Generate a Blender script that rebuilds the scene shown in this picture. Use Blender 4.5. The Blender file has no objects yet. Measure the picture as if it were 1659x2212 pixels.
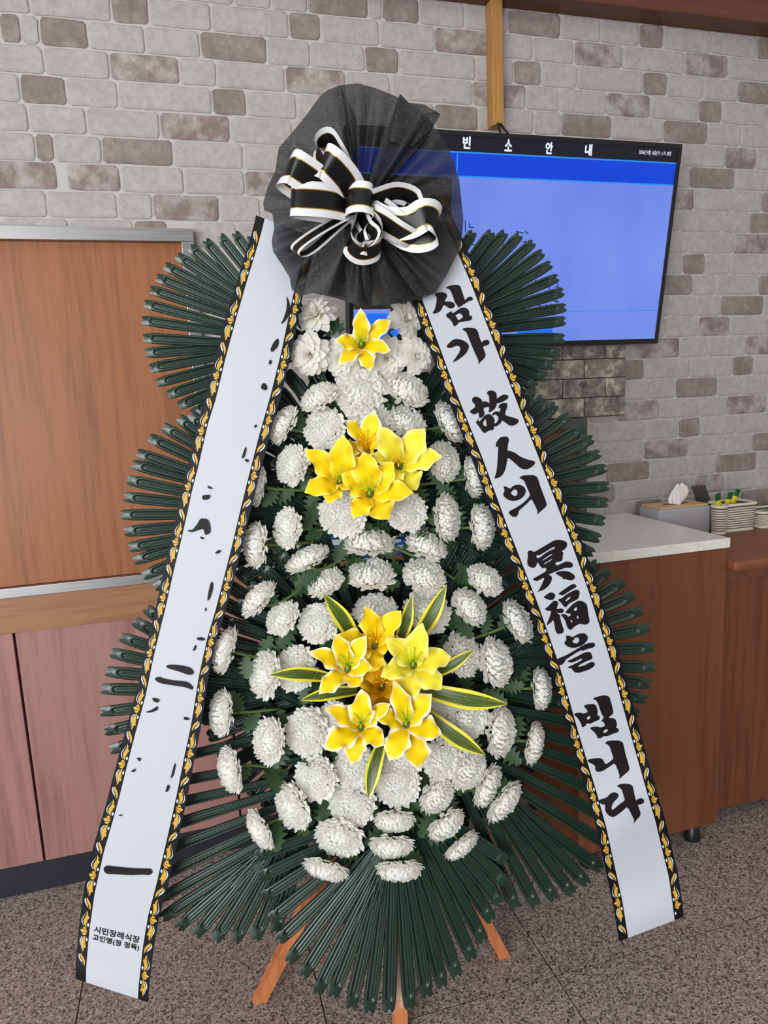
import bpy, bmesh, math, random
from mathutils import Vector, Matrix
from mathutils.geometry import tessellate_polygon
from math import sin, cos, pi, radians, sqrt, atan2

SC = bpy.context.scene
COL = SC.collection
rnd = random.Random(7)

# ------------------------------------------------------------------ camera
F_PX, YAW, PITCH, ROLL = 1518.7, 0.272382, 0.165625, -0.04455
CAM_H = 1.4
FW = Vector((sin(YAW) * cos(PITCH), cos(YAW) * cos(PITCH), -sin(PITCH)))
_r = Vector((cos(YAW), -sin(YAW), 0.0))
_u = _r.cross(FW)
RT = _r * cos(ROLL) + _u * sin(ROLL)
UP = -_r * sin(ROLL) + _u * cos(ROLL)
CAMP = Vector((0, 0, CAM_H))
cd = bpy.data.cameras.new('camera')
cd.sensor_fit = 'HORIZONTAL'
cd.sensor_width = 36.0
cd.lens = F_PX / 1659.0 * 36.0
cd.clip_start = 0.02
cam = bpy.data.objects.new('camera', cd)
cam.matrix_world = Matrix(((RT.x, UP.x, -FW.x, CAMP.x), (RT.y, UP.y, -FW.y, CAMP.y), (RT.z, UP.z, -FW.z, CAMP.z), (0, 0, 0, 1)))
COL.objects.link(cam)
SC.camera = cam

# ------------------------------------------------------------------ world, lights, exposure
vs = SC.view_settings
vs.view_transform = 'Standard'
vs.look = 'None'
vs.gamma = 1.0
vs.exposure = 0.22
vs.use_curve_mapping = False
w = bpy.data.worlds.new('world')
SC.world = w
w.use_nodes = True
w.node_tree.nodes['Background'].inputs[0].default_value = (1.0, 0.985, 0.965, 1)
w.node_tree.nodes['Background'].inputs[1].default_value = 0.40


def area(name, loc, target, sx, sy, power, col):
    d = bpy.data.lights.new(name, 'AREA')
    d.shape = 'RECTANGLE'
    d.size, d.size_y = sx, sy
    d.energy = power
    d.color = col
    o = bpy.data.objects.new(name, d)
    o.location = loc
    o.rotation_euler = (Vector(target) - Vector(loc)).to_track_quat('-Z', 'Y').to_euler()
    COL.objects.link(o)


# glazed entrance behind the photographer (daylight) and a ceiling fitting
area('entrance_daylight', (-2.6, -2.4, 1.45), (0.2, 1.6, 0.9), 3.2, 2.3, 205.0, (0.93, 0.965, 1.0))
area('ceiling_panel', (0.2, 0.7, 2.95), (0.3, 1.2, 0.0), 1.6, 0.8, 6.0, (1.0, 0.95, 0.88))

# ------------------------------------------------------------------ pixel rays (image is 1659 x 2212)


def ray(x, y):
    return FW + RT * ((x - 829.5) / F_PX) - UP * ((y - 1106.0) / F_PX)


def onY(x, y, Y):
    d = ray(x, y)
    return CAMP + d * (Y / d.y)


def onZ(x, y, Z):
    d = ray(x, y)
    return CAMP + d * ((Z - CAM_H) / d.z)


def onP(x, y, p0, n):
    d = ray(x, y)
    return CAMP + d * ((p0 - CAMP).dot(n) / d.dot(n))


# the wreath stands facing the camera, leaning back a little
WYAW, WLEAN = radians(7.0), 0.08
WA = Vector((cos(WYAW), -sin(WYAW), 0))
WB = Vector((sin(WYAW) * WLEAN, cos(WYAW) * WLEAN, 1)).normalized()
WN = WA.cross(WB).normalized()
if WN.y > 0:
    WN = -WN
WO = Vector((0.365, 1.262, 0.0))


def W(x, y, off=0.0):
    return onP(x, y, WO + WN * off, WN)


MPP = 1.0 / F_PX

# ------------------------------------------------------------------ helpers: objects


def finish(me, mat, smooth=False):
    if mat is not None:
        if isinstance(mat, (list, tuple)):
            for m in mat:
                me.materials.append(m)
        else:
            me.materials.append(mat)
    if smooth:
        me.polygons.foreach_set('use_smooth', [True] * len(me.polygons))
    me.update()
    return me


def mesh(name, verts, faces, mat=None, smooth=False):
    me = bpy.data.meshes.new(name)
    me.from_pydata([tuple(v) for v in verts], [], faces)
    return finish(me, mat, smooth)


def world_loc(o):
    return Vector(o.get('_l', (0, 0, 0)))


ROOTS = {}


def link(name, me, parent=None, mw=None):
    o = bpy.data.objects.new(name, me)
    COL.objects.link(o)
    if parent is not None:
        o.parent = parent
        o.matrix_parent_inverse = ROOTS[parent.name].inverted()
    if mw is not None:
        o.matrix_basis = mw
    ROOTS[o.name] = mw.copy() if mw is not None else Matrix.Identity(4)
    return o


def ob(name, verts, faces, mat, parent=None, smooth=False):
    return link(name, mesh(name, verts, faces, mat, smooth), parent)


def tag(o, label=None, cat=None, group=None, kind=None):
    if label:
        o['label'] = label
    if cat:
        o['category'] = cat
    if group:
        o['group'] = group
    if kind:
        o['kind'] = kind
    return o


def thing(name, loc, label, cat, group=None):
    o = bpy.data.objects.new(name, None)
    o.empty_display_size = 0.05
    o.location = loc
    COL.objects.link(o)
    ROOTS[o.name] = Matrix.Translation(loc)
    return tag(o, label, cat, group)


def struct(name, verts, faces, mat, parent=None, smooth=False):
    o = ob(name, verts, faces, mat, parent, smooth)
    if parent is None:
        o['kind'] = 'structure'
    return o


class MB:
    """collects geometry for one mesh"""

    def __init__(self):
        self.v, self.f, self.mi = [], [], []

    def add(self, verts, faces, mi=0):
        b = len(self.v)
        self.v += [tuple(p) for p in verts]
        self.f += [tuple(i + b for i in f) for f in faces]
        self.mi += [mi] * len(faces)

    def box(self, a, b, mi=0, bev=0.0):
        x0, y0, z0 = a
        x1, y1, z1 = b
        if bev > 0:
            bm = bmesh.new()
            bmesh.ops.create_cube(bm, size=1.0)
            for v in bm.verts:
                v.co = Vector(((x0 + x1) / 2 + v.co.x * (x1 - x0), (y0 + y1) / 2 + v.co.y * (y1 - y0), (z0 + z1) / 2 + v.co.z * (z1 - z0)))
            bmesh.ops.bevel(bm, geom=bm.edges[:], offset=bev, segments=2, affect='EDGES', profile=0.6)
            bm.verts.index_update()
            self.add([v.co for v in bm.verts], [[v.index for v in f.verts] for f in bm.faces], mi)
            bm.free()
            return
        v = [(x0, y0, z0), (x1, y0, z0), (x1, y1, z0), (x0, y1, z0), (x0, y0, z1), (x1, y0, z1), (x1, y1, z1), (x0, y1, z1)]
        self.add(v, [(0, 3, 2, 1), (4, 5, 6, 7), (0, 1, 5, 4), (1, 2, 6, 5), (2, 3, 7, 6), (3, 0, 4, 7)], mi)

    def tube(self, pts, rads, n=8, mi=0, caps=True):
        pts = [Vector(p) for p in pts]
        if not isinstance(rads, (list, tuple)):
            rads = [rads] * len(pts)
        rings = []
        ref = None
        for i, p in enumerate(pts):
            t = (pts[min(i + 1, len(pts) - 1)] - pts[max(i - 1, 0)]).normalized()
            if ref is None:
                ref = t.orthogonal().normalized()
            ref = (ref - t * ref.dot(t)).normalized()
            bi = t.cross(ref)
            rings.append([p + (ref * cos(2 * pi * k / n) + bi * sin(2 * pi * k / n)) * rads[i] for k in range(n)])
        v = [q for r in rings for q in r]
        f = []
        for i in range(len(pts) - 1):
            for k in range(n):
                f.append((i * n + k, i * n + (k + 1) % n, (i + 1) * n + (k + 1) % n, (i + 1) * n + k))
        if caps:
            f.append(tuple(range(n))[::-1])
            f.append(tuple((len(pts) - 1) * n + k for k in range(n)))
        self.add(v, f, mi)

    def lathe(self, prof, n=24, c=(0, 0, 0), mi=0):
        v, f = [], []
        for r, z in prof:
            for k in range(n):
                v.append((c[0] + r * cos(2 * pi * k / n), c[1] + r * sin(2 * pi * k / n), c[2] + z))
        for i in range(len(prof) - 1):
            for k in range(n):
                f.append((i * n + k, i * n + (k + 1) % n, (i + 1) * n + (k + 1) % n, (i + 1) * n + k))
        self.add(v, f, mi)

    def mesh(self, name, mats, smooth=False):
        me = bpy.data.meshes.new(name)
        me.from_pydata(self.v, [], self.f)
        finish(me, mats, smooth)
        if isinstance(mats, (list, tuple)) and len(mats) > 1:
            me.polygons.foreach_set('material_index', self.mi)
        return me

    def obj(self, name, mats, parent=None, smooth=False):
        return link(name, self.mesh(name, mats, smooth), parent)


def poly_fill(loops):
    """triangles for an outline with holes (2-D tuples)"""
    vl = [[Vector((p[0], p[1], 0)) for p in lp] for lp in loops]
    flat = [p for lp in loops for p in lp]
    return flat, [tuple(t) for t in tessellate_polygon(vl)]


def chaikin(p, it=1):
    for _ in range(it):
        q = []
        for i in range(len(p)):
            a, b = p[i], p[(i + 1) % len(p)]
            q += [(a[0] * .8 + b[0] * .2, a[1] * .8 + b[1] * .2), (a[0] * .2 + b[0] * .8, a[1] * .2 + b[1] * .8)]
        p = q
    return p


def interp(tab, y):
    if y <= tab[0][0]:
        a, b = tab[0], tab[1]
    elif y >= tab[-1][0]:
        a, b = tab[-2], tab[-1]
    else:
        for i in range(len(tab) - 1):
            if tab[i][0] <= y <= tab[i + 1][0]:
                a, b = tab[i], tab[i + 1]
                break
    return a[1] + (b[1] - a[1]) * (y - a[0]) / (b[0] - a[0])


# ------------------------------------------------------------------ helpers: materials


class NT:
    def __init__(self, name):
        self.m = bpy.data.materials.new(name)
        self.m.use_nodes = True
        self.t = self.m.node_tree
        self.b = self.t.nodes['Principled BSDF']
        self.out = self.t.nodes['Material Output']

    def n(self, typ, props=None, **inp):
        nd = self.t.nodes.new(typ)
        for k, v in (props or {}).items():
            setattr(nd, k, v)
        for k, v in inp.items():
            key = int(k[1:]) if k[0] == '_' and k[1:].isdigit() else k.replace('_', ' ')
            self.put(nd.inputs[key], v)
        return nd

    def put(self, sock, v):
        if isinstance(v, bpy.types.NodeSocket):
            self.t.links.new(v, sock)
        elif isinstance(v, bpy.types.Node):
            self.t.links.new(v.outputs[0], sock)
        else:
            sock.default_value = v

    def set(self, **kw):
        for k, v in kw.items():
            self.put(self.b.inputs[k.replace('_', ' ')], v)
        return self

    def math(self, op, a, b=0.0, clamp=False):
        nd = self.n('ShaderNodeMath', {'operation': op, 'use_clamp': clamp}, _0=a, _1=b)
        return nd.outputs[0]

    def ramp(self, fac, stops):
        nd = self.n('ShaderNodeValToRGB', None, Fac=fac)
        e = nd.color_ramp.elements
        while len(e) < len(stops):
            e.new(0.5)
        for i, (p, c) in enumerate(stops):
            e[i].position = p
            e[i].color = c if len(c) == 4 else (*c, 1)
        return nd.outputs[0]

    def mix(self, fac, a, b, mode='MIX'):
        nd = self.n('ShaderNodeMixRGB', {'blend_type': mode}, _0=fac, _1=a, _2=b)
        return nd.outputs[0]

    def bump(self, h, strength=0.3, dist=0.002):
        nd = self.n('ShaderNodeBump', None, Height=h, Strength=strength, Distance=dist)
        self.put(self.b.inputs['Normal'], nd.outputs[0])
        return self

    def pos(self, scale=(1, 1, 1), objrand=False, coord='pos'):
        if coord == 'pos':
            v = self.n('ShaderNodeNewGeometry').outputs['Position']
        else:
            v = self.n('ShaderNodeTexCoord').outputs[coord]
        if objrand:
            r = self.n('ShaderNodeObjectInfo').outputs['Random']
            c = self.n('ShaderNodeCombineXYZ', None, X=self.math('MULTIPLY', r, 37.0), Y=self.math('MULTIPLY', r, 11.0), Z=self.math('MULTIPLY', r, 23.0))
            v = self.n('ShaderNodeVectorMath', {'operation': 'ADD'}, _0=v, _1=c.outputs[0]).outputs[0]
        return self.n('ShaderNodeMapping', None, Vector=v, Scale=scale).outputs[0]

    def noise(self, v, scale, detail=4.0, rough=0.55):
        return self.n('ShaderNodeTexNoise', None, Vector=v, Scale=scale, Detail=detail, Roughness=rough).outputs[0]


def lin(r, g, b):
    f = lambda c: (c / 255 / 12.92) if c / 255 <= 0.04045 else ((c / 255 + 0.055) / 1.055) ** 2.4
    return (f(r), f(g), f(b), 1.0)


def plain(name, col, rough=0.5, spec=0.4, metal=0.0):
    t = NT(name)
    v = t.pos(objrand=True)
    n = t.noise(v, 22, 4)
    t.set(Base_Color=t.mix(t.math('MULTIPLY', n, 0.22), col, tuple(c * 0.72 for c in col[:3]) + (1,)), Roughness=rough, Specular_IOR_Level=spec, Metallic=metal)
    return t.m


def wood(name, c1, c2, axis='Z', rough=0.42, scale=1.0, spec=0.35):
    t = NT(name)
    s = {'Z': (26 * scale, 26 * scale, 1.4 * scale), 'X': (1.4 * scale, 26 * scale, 26 * scale)}[axis]
    v = t.pos(s)
    big = t.noise(t.pos(tuple(k * .28 for k in s)), 1.0, 3)
    d = t.mix(0.12, v, t.n('ShaderNodeTexNoise', None, Vector=v, Scale=0.4).outputs[1])
    n = t.noise(d, 1.6, 8, 0.65)
    fine = t.noise(t.pos(tuple(k * 5 for k in s)), 1.0, 3)
    f = t.math('ADD', t.math('MULTIPLY', n, 0.7), t.math('ADD', t.math('MULTIPLY', big, 0.35), t.math('MULTIPLY', fine, 0.18)))
    c = t.ramp(f, [(0.44, c2), (0.62, c1), (0.80, tuple(min(1, k * 1.12) for k in c1[:3]))])
    t.set(Base_Color=c, Roughness=rough, Specular_IOR_Level=spec)
    t.bump(fine, 0.08, 0.001)
    return t.m


def emit(name, col, s=0.86):
    t = NT(name)
    t.set(Base_Color=(0, 0, 0, 1), Emission_Color=col, Emission_Strength=s, Roughness=0.35, Specular_IOR_Level=0.3)
    return t.m


def brick_mat(name, base, shade, patch, plo, phi):
    t = NT(name)
    v = t.pos(objrand=True)
    n1 = t.noise(v, 14, 5, 0.6)
    n2 = t.noise(v, 55, 5, 0.7)
    c = t.ramp(n1, [(plo, base), (phi, patch)])
    c = t.mix(t.ramp(n2, [(0.42, (0, 0, 0)), (0.75, (1, 1, 1))]), c, shade)
    t.set(Base_Color=c, Roughness=0.72, Specular_IOR_Level=0.25)
    h = t.math('ADD', t.math('MULTIPLY', n2, 0.7), t.math('MULTIPLY', t.noise(v, 140, 3), 0.35))
    t.bump(h, 0.55, 0.003)
    return t.m


MAT = {}
MAT['mortar'] = plain('wallpaper_mortar', lin(187, 182, 178), 0.75, 0.2)
MAT['brick_light'] = brick_mat('brick_light', lin(170, 164, 160), lin(154, 148, 145), lin(179, 173, 169), 0.35, 0.65)
MAT['brick_dark'] = brick_mat('brick_dark', lin(132, 121, 115), lin(116, 105, 100), lin(154, 146, 140), 0.40, 0.68)
MAT['brick_mottle'] = brick_mat('brick_mottled', lin(124, 110, 107), lin(138, 125, 121), lin(172, 165, 160), 0.42, 0.58)
MAT['door'] = wood('door_veneer', lin(150, 92, 54), lin(124, 73, 40), scale=1.6)
MAT['rail'] = wood('rail_veneer', lin(152, 108, 73), lin(125, 84, 53), 'X')
MAT['pink'] = wood('panel_veneer', lin(158, 114, 107), lin(129, 88, 82), 'Z')
MAT['counter'] = wood('counter_veneer', lin(116, 69, 45), lin(92, 52, 33))
MAT['desk'] = wood('desk_veneer', lin(126, 74, 47), lin(102, 57, 35), 'X')
MAT['beam'] = wood('beam_veneer', lin(98, 56, 42), lin(78, 42, 30), 'X')
MAT['batten'] = wood('batten_wood', lin(176, 128, 70), lin(146, 100, 50))
MAT['leg'] = wood('leg_wood', lin(196, 120, 74), lin(150, 80, 44), 'Z', 0.7)
MAT['kick'] = plain('kick_black', lin(34, 35, 44), 0.45)
t = NT('stainless')
v = t.pos((2, 2, 160))
t.set(Base_Color=lin(150, 148, 148), Metallic=1.0, Roughness=t.ramp(t.noise(v, 3), [(0.3, (0.25, 0.25, 0.25)), (0.7, (0.42, 0.42, 0.42))]))
MAT['steel'] = t.m
MAT['dark_frame'] = plain('dark_frame', lin(84, 80, 80), 0.45)
MAT['black_plastic'] = plain('black_plastic', lin(26, 25, 27), 0.35)
MAT['grey_plastic'] = plain('grey_plastic', lin(52, 56, 64), 0.45)
# stone-effect panel
t = NT('stone_panel')
v = t.pos(objrand=True)
n = t.noise(v, 26, 7, 0.7)
c = t.ramp(n, [(0.34, lin(80, 78, 75)), (0.52, lin(136, 131, 123)), (0.64, lin(192, 186, 168))])
t.set(Base_Color=c, Roughness=0.65, Specular_IOR_Level=0.3)
t.bump(n, 0.5, 0.003)
MAT['stone'] = t.m
MAT['stone_joint'] = plain('stone_joint', lin(70, 68, 66), 0.7)
# granite floor
t = NT('granite')
v = t.pos()
a = t.n('ShaderNodeTexVoronoi', None, Vector=v, Scale=260.0).outputs['Color']
sv = t.n('ShaderNodeSeparateColor', None, Color=a).outputs[0]
c = t.ramp(sv, [(0.0, lin(54, 50, 52)), (0.16, lin(104, 92, 88)), (0.34, lin(150, 136, 127)), (0.7, lin(170, 156, 147)), (1.0, lin(200, 188, 180))])
n = t.noise(v, 420, 3)
c = t.mix(t.ramp(n, [(0.60, (0, 0, 0)), (0.68, (1, 1, 1))]), c, lin(70, 64, 64))
big = t.noise(v, 70, 4)
c = t.mix(t.ramp(big, [(0.50, (0, 0, 0)), (0.72, (.55, .55, .55))]), c, lin(116, 103, 97))
t.set(Base_Color=c, Roughness=0.30, Specular_IOR_Level=0.4)
MAT['granite'] = t.m
MAT['grout'] = plain('grout', lin(96, 90, 86), 0.8)
# counter top
t = NT('quartz_top')
v = t.pos()
n = t.noise(t.pos((1, 1, 1)), 90, 5, 0.7)
c = t.ramp(n, [(0.46, lin(224, 223, 216)), (0.62, lin(214, 210, 198)), (0.72, lin(182, 178, 158))])
t.set(Base_Color=c, Roughness=0.3)
MAT['quartz'] = t.m
# wreath plastics
t = NT('fan_plastic')
v = t.pos(objrand=True)
t.set(Base_Color=t.mix(t.noise(v, 9), lin(21, 40, 32), lin(32, 54, 43)), Roughness=0.26, Specular_IOR_Level=0.55)
MAT['fan'] = t.m
MAT['fan_dark'] = plain('fan_plastic_core', lin(15, 27, 22), 0.5, 0.3)


def petal_mat(name, c0, c1, edge, e0, e1, rough=0.5, transl=0.0):
    t = NT(name)
    uv = t.n('ShaderNodeTexCoord').outputs['UV']
    s = t.n('ShaderNodeSeparateXYZ', None, Vector=uv)
    u, v = s.outputs[0], s.outputs[1]
    au = t.math('ABSOLUTE', t.math('SUBTRACT', t.math('MULTIPLY', u, 2.0), 1.0))
    streak = t.noise(t.n('ShaderNodeMapping', None, Vector=uv, Scale=(26, 2.0, 1)).outputs[0], 1.0, 2)
    c = t.ramp(v, [(0.0, c0), (0.45, c1)])
    d = t.math('MAXIMUM', au, t.math('MULTIPLY', t.math('SUBTRACT', v, 0.62), 2.5))
    d = t.math('ADD', d, t.math('MULTIPLY', t.math('SUBTRACT', streak, 0.5), 0.5))
    c = t.mix(t.ramp(d, [(e0, (0, 0, 0)), (e1, (1, 1, 1))]), c, edge)
    c = t.mix(0.25, c, t.mix(t.ramp(streak, [(0.4, (0, 0, 0)), (0.62, (1, 1, 1))]), c, tuple(k * 0.82 for k in c0[:3]) + (1,)))
    t.set(Base_Color=c, Roughness=rough, Specular_IOR_Level=0.25)
    if transl > 0:
        t.set(Subsurface_Weight=transl, Subsurface_Radius=(0.004, 0.004, 0.002))
    return t.m


def white_petal(name, c):
    t = NT(name)
    uv = t.n('ShaderNodeTexCoord').outputs['UV']
    s = t.n('ShaderNodeSeparateXYZ', None, Vector=uv)
    streak = t.noise(t.n('ShaderNodeMapping', None, Vector=uv, Scale=(8, 1.0, 1)).outputs[0], 1.0, 2)
    cc = t.ramp(s.outputs[1], [(0.0, tuple(k * m for k, m in zip(c[:3], (.96, .96, .80)))), (0.6, c)])  # base tint puts light bouncing deep in the bloom into the colour
    cc = t.mix(t.math('MULTIPLY', streak, 0.14), cc, tuple(k * .8 for k in c[:3]) + (1,))
    t.set(Base_Color=cc, Roughness=0.6, Specular_IOR_Level=0.2)
    tr = t.n('ShaderNodeBsdfTranslucent', None, Color=c)
    mx = t.n('ShaderNodeMixShader', None, _0=0.5, _1=t.b.outputs[0], _2=tr.outputs[0])
    t.t.links.new(mx.outputs[0], t.out.inputs[0])
    return t.m


MAT['mum'] = white_petal('chrysanthemum_petal', lin(255, 254, 250))
MAT['silk'] = white_petal('silk_petal', lin(252, 250, 243))
MAT['lily_rim'] = petal_mat('lily_yellow_white_rim', lin(240, 196, 4), lin(248, 212, 8), lin(252, 250, 238), 0.66, 1.0)
MAT['lily_gold'] = petal_mat('lily_golden', lin(238, 188, 4), lin(248, 210, 8), lin(250, 236, 120), 0.74, 1.1)
MAT['lily_lemon'] = petal_mat('lily_lemon', lin(226, 204, 10), lin(236, 220, 56), lin(244, 240, 150), 0.6, 1.2)
MAT['lily_orange'] = petal_mat('lily_orange', lin(180, 110, 5), lin(226, 170, 10), lin(232, 186, 30), 0.8, 1.1)
MAT['stamen'] = plain('stamen_green', lin(176, 214, 60), 0.5)
MAT['stamen_y'] = plain('stamen_yellow', lin(238, 196, 30), 0.5)
MAT['stem'] = plain('stem_green', lin(84, 104, 52), 0.55)
MAT['leafgreen'] = plain('mum_leaf_green', lin(44, 72, 38), 0.5)
MAT['calyx'] = plain('calyx_green', lin(62, 84, 44), 0.55)
# striped leaf
t = NT('striped_leaf')
uv = t.n('ShaderNodeTexCoord').outputs['UV']
s = t.n('ShaderNodeSeparateXYZ', None, Vector=uv)
au = t.math('ABSOLUTE', t.math('SUBTRACT', t.math('MULTIPLY', s.outputs[0], 2.0), 1.0))
st = t.noise(t.n('ShaderNodeMapping', None, Vector=uv, Scale=(34, 1.6, 1)).outputs[0], 1.0, 3)
g = t.ramp(st, [(0.38, lin(34, 52, 18)), (0.52, lin(62, 84, 26)), (0.66, lin(150, 160, 50))])
e = t.math('ADD', au, t.math('MULTIPLY', t.math('SUBTRACT', st, 0.5), 0.25))
c = t.mix(t.ramp(e, [(0.60, (0, 0, 0)), (0.70, (1, 1, 1))]), g, lin(232, 222, 62))
t.set(Base_Color=c, Roughness=0.42)
MAT['striped'] = t.m
# printed ribbon
MAT['rib_white'] = plain('ribbon_white_satin', lin(194, 197, 205), 0.45)
MAT['rib_black'] = plain('ribbon_black_satin', lin(11, 10, 14), 0.5, 0.25)
MAT['rib_gold'] = plain('ribbon_gold_print', lin(210, 164, 54), 0.45)
MAT['rib_silver'] = plain('ribbon_silver_print', lin(205, 212, 222), 0.45)
MAT['ink'] = plain('ink_print', lin(22, 15, 18), 0.5, 0.25)
MAT['bow_white'] = plain('bow_white_satin', lin(228, 228, 230), 0.28, 0.6)
MAT['bow_black'] = plain('bow_black_satin', lin(15, 14, 16), 0.35, 0.35)
t = NT('bow_gold_thread')
t.set(Base_Color=lin(214, 172, 60), Metallic=0.85, Roughness=0.3)
MAT['bow_gold'] = t.m
# black non-woven net
t = NT('black_net')
v = t.pos((1, 1, 1))
fib = t.noise(t.pos((420, 420, 60)), 1.0, 3, 0.7)
fib2 = t.noise(t.pos((90, 300, 300)), 1.0, 3, 0.7)
ff = t.math('MULTIPLY', t.math('ADD', fib, fib2), 0.5)
col = t.ramp(ff, [(0.42, lin(20, 20, 22)), (0.62, lin(50, 50, 53))])
t.set(Base_Color=col, Roughness=0.62, Specular_IOR_Level=0.35)
al = t.ramp(ff, [(0.38, (0.78, 0.78, 0.78)), (0.58, (0.95, 0.95, 0.95))])
t.set(Alpha=al)
MAT['net'] = t.m
t = NT('clear_wrap')
t.set(Base_Color=lin(225, 225, 230), Roughness=0.12, Alpha=0.22, Specular_IOR_Level=0.8)
MAT['wrap'] = t.m
MAT['box_grey'] = plain('tissue_box_grey', lin(168, 166, 172), 0.6)
MAT['lid'] = wood('lid_wood', lin(206, 170, 128), lin(186, 148, 104), 'X', 0.5)
MAT['tissue'] = plain('tissue_paper', lin(232, 226, 222), 0.8, 0.1)
MAT['basket'] = plain('basket_cream', lin(214, 208, 188), 0.55)
MAT['basket_in'] = plain('basket_shadow', lin(96, 88, 74), 0.7)  # dark tone standing for shade inside the baskets and the box slot
MAT['pack_y'] = plain('packet_yellow', lin(220, 200, 40), 0.35)
MAT['pack_g'] = plain('packet_green', lin(24, 84, 52), 0.35)
MAT['dark_stick'] = plain('dark_stick', lin(60, 54, 50), 0.6)
# ================================================================== THE ROOM
YW = 2.10

# ---- floor: granite slabs
fl = struct('floor', [(-3, -3, -0.006), (4, -3, -0.006), (4, YW + .05, -0.006), (-3, YW + .05, -0.006), (-3, -3, -0.05), (4, -3, -0.05), (4, YW + .05, -0.05), (-3, YW + .05, -0.05)],
            [(0, 1, 2, 3), (7, 6, 5, 4), (0, 4, 5, 1), (1, 5, 6, 2), (2, 6, 7, 3), (3, 7, 4, 0)], MAT['grout'])
TP = 0.5525
mbt = MB()
g = 0.0016
mbt.box((g, g, -0.02), (TP - g, TP - g, 0.0), bev=0.0008)
tile_me = mbt.mesh('floor_tile', MAT['granite'])
for i in range(-3, 6):
    for j in range(-3, 4):
        x0 = 0.197 + TP * i
        y0 = 1.3325 + TP * (j - 1)
        if y0 + TP > YW + 0.4 or x0 > 2.9 or x0 < -1.6:
            continue
        link('floor_tile', tile_me, fl, Matrix.Translation((x0, y0, 0)))

# ---- back wall with brick wallpaper
wb = MB()
wb.box((-3, YW + 0.002, -0.05), (4, YW + 0.12, 3.0))
wall = wb.obj('wall_back', MAT['mortar'])
wall['kind'] = 'structure'
RP, RZ0 = 0.06895, 0.962      # course height and centre of the lowest course in view
DARK = """0 44 33 97 d;85 189 35 105 d;240 321 -12 54 d;237 387 113 182 m;44 143 166 228 d;346 497 246 310 m;664 795 -25 40 d;624 692 25 90 d;433 576 68 138 d;788 861 103 160 d;616 746 145 208 m;458 532 194 252 d;220 373 300 360 d;77 117 295 355 d;-60 123 355 415 m;145 260 356 416 m;330 474 426 482 m;291 362 481 535 d;529 640 375 429 m;825 905 -12 49 d;939 1057 57 120 m;1097 1211 19 80 d;1109 1169 129 183 d;1020 1136 178 235 m;938 1033 228 282 d;1212 1320 250 300 d;1253 1307 -5 38 d;1412 1514 12 63 m;1381 1433 53 102 d;1635 1690 83 127 d;1240 1344 89 147 m;1478 1572 116 171 m;1389 1441 159 209 d;1594 1690 177 225 d;1309 1404 201 255 m;1510 1559 217 267 d;1432 1528 263 310 d;1567 1633 321 364 m;1490 1586 364 408 d;1420 1500 412 454 m;1646 1690 416 457 d;1619 1690 463 500 d;1584 1680 505 547 m;1475 1523 552 596 d;1410 1495 600 640 d;1639 1690 596 635 d;1557 1648 641 681 d;1509 1575 687 727 m;1375 1468 734 781 m;1612 1700 728 767 m;1340 1392 782 826 d;1583 1627 769 811 d;1459 1549 817 863 d;1331 1424 869 914 m;1570 1655 853 894 m;1466 1512 905 947 d;1392 1486 951 995 m;1625 1700 935 972 d;1309 1403 1000 1044 d;1546 1633 978 1020 d;1260 1328 1048 1085 d;1500 1563 1025 1063 m;1601 1690 1052 1095 d;1370 1430 1080 1120 d"""
rows = {}
for q in DARK.split(';'):
    a, b, c, d, k = q.split()
    a, b, m = float(a), float(b), (float(c) + float(d)) / 2
    p0, p1 = onY(a, m, YW), onY(b, m, YW)
    z = onY((a + b) / 2, m, YW).z
    rows.setdefault(round((z - RZ0) / RP), []).append([p0.x, p1.x, k])


def brick_mesh(wd, seed):
    r = random.Random(seed)
    hh = RP / 2 - 0.0028
    hw = wd / 2 - 0.0028
    o, c = [], 0.007
    pts = [(-hw + c, -hh), (-hw / 3, -hh), (hw / 3, -hh), (hw - c, -hh), (hw, -hh + c), (hw, 0), (hw, hh - c), (hw - c, hh), (hw / 3, hh), (-hw / 3, hh), (-hw + c, hh), (-hw, hh - c), (-hw, 0), (-hw, -hh + c)]
    pts = [(x + r.uniform(-.0013, .0013), z + r.uniform(-.0013, .0013)) for x, z in pts]
    n = len(pts)
    v = [(x, 0.004, z) for x, z in pts]
    v += [(x, -0.0006, z) for x, z in pts]
    v += [(x * 0.955, -0.0024 + r.uniform(-.0005, .0005), z * 0.88 + .001) for x, z in pts]
    f = []
    for k in range(n):
        f.append((k, (k + 1) % n, n + (k + 1) % n, n + k))
        f.append((n + k, n + (k + 1) % n, 2 * n + (k + 1) % n, 2 * n + k))
    f.append(tuple(2 * n + k for k in range(n)))
    f = [tuple(reversed(q)) for q in f]
    return v, f


def projpx(p):
    q = Vector(p) - CAMP
    d = q.dot(FW)
    return 829.5 + F_PX * q.dot(RT) / d, 1106 - F_PX * q.dot(UP) / d


def seen(p):
    if Vector(p).y <= 0:
        return False
    x, y = projpx(p)
    if x < -60 or x > 1720 or y < -40 or y > 1160:
        return False
    if 960 < x < 1440 and 330 < y < 700:          # television
        return False
    if y > 640 and 560 < x < 1130:                # body of the wreath
        return False
    if y > 300 and y < 640 and 640 < x < 960:
        return False
    return True


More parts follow.
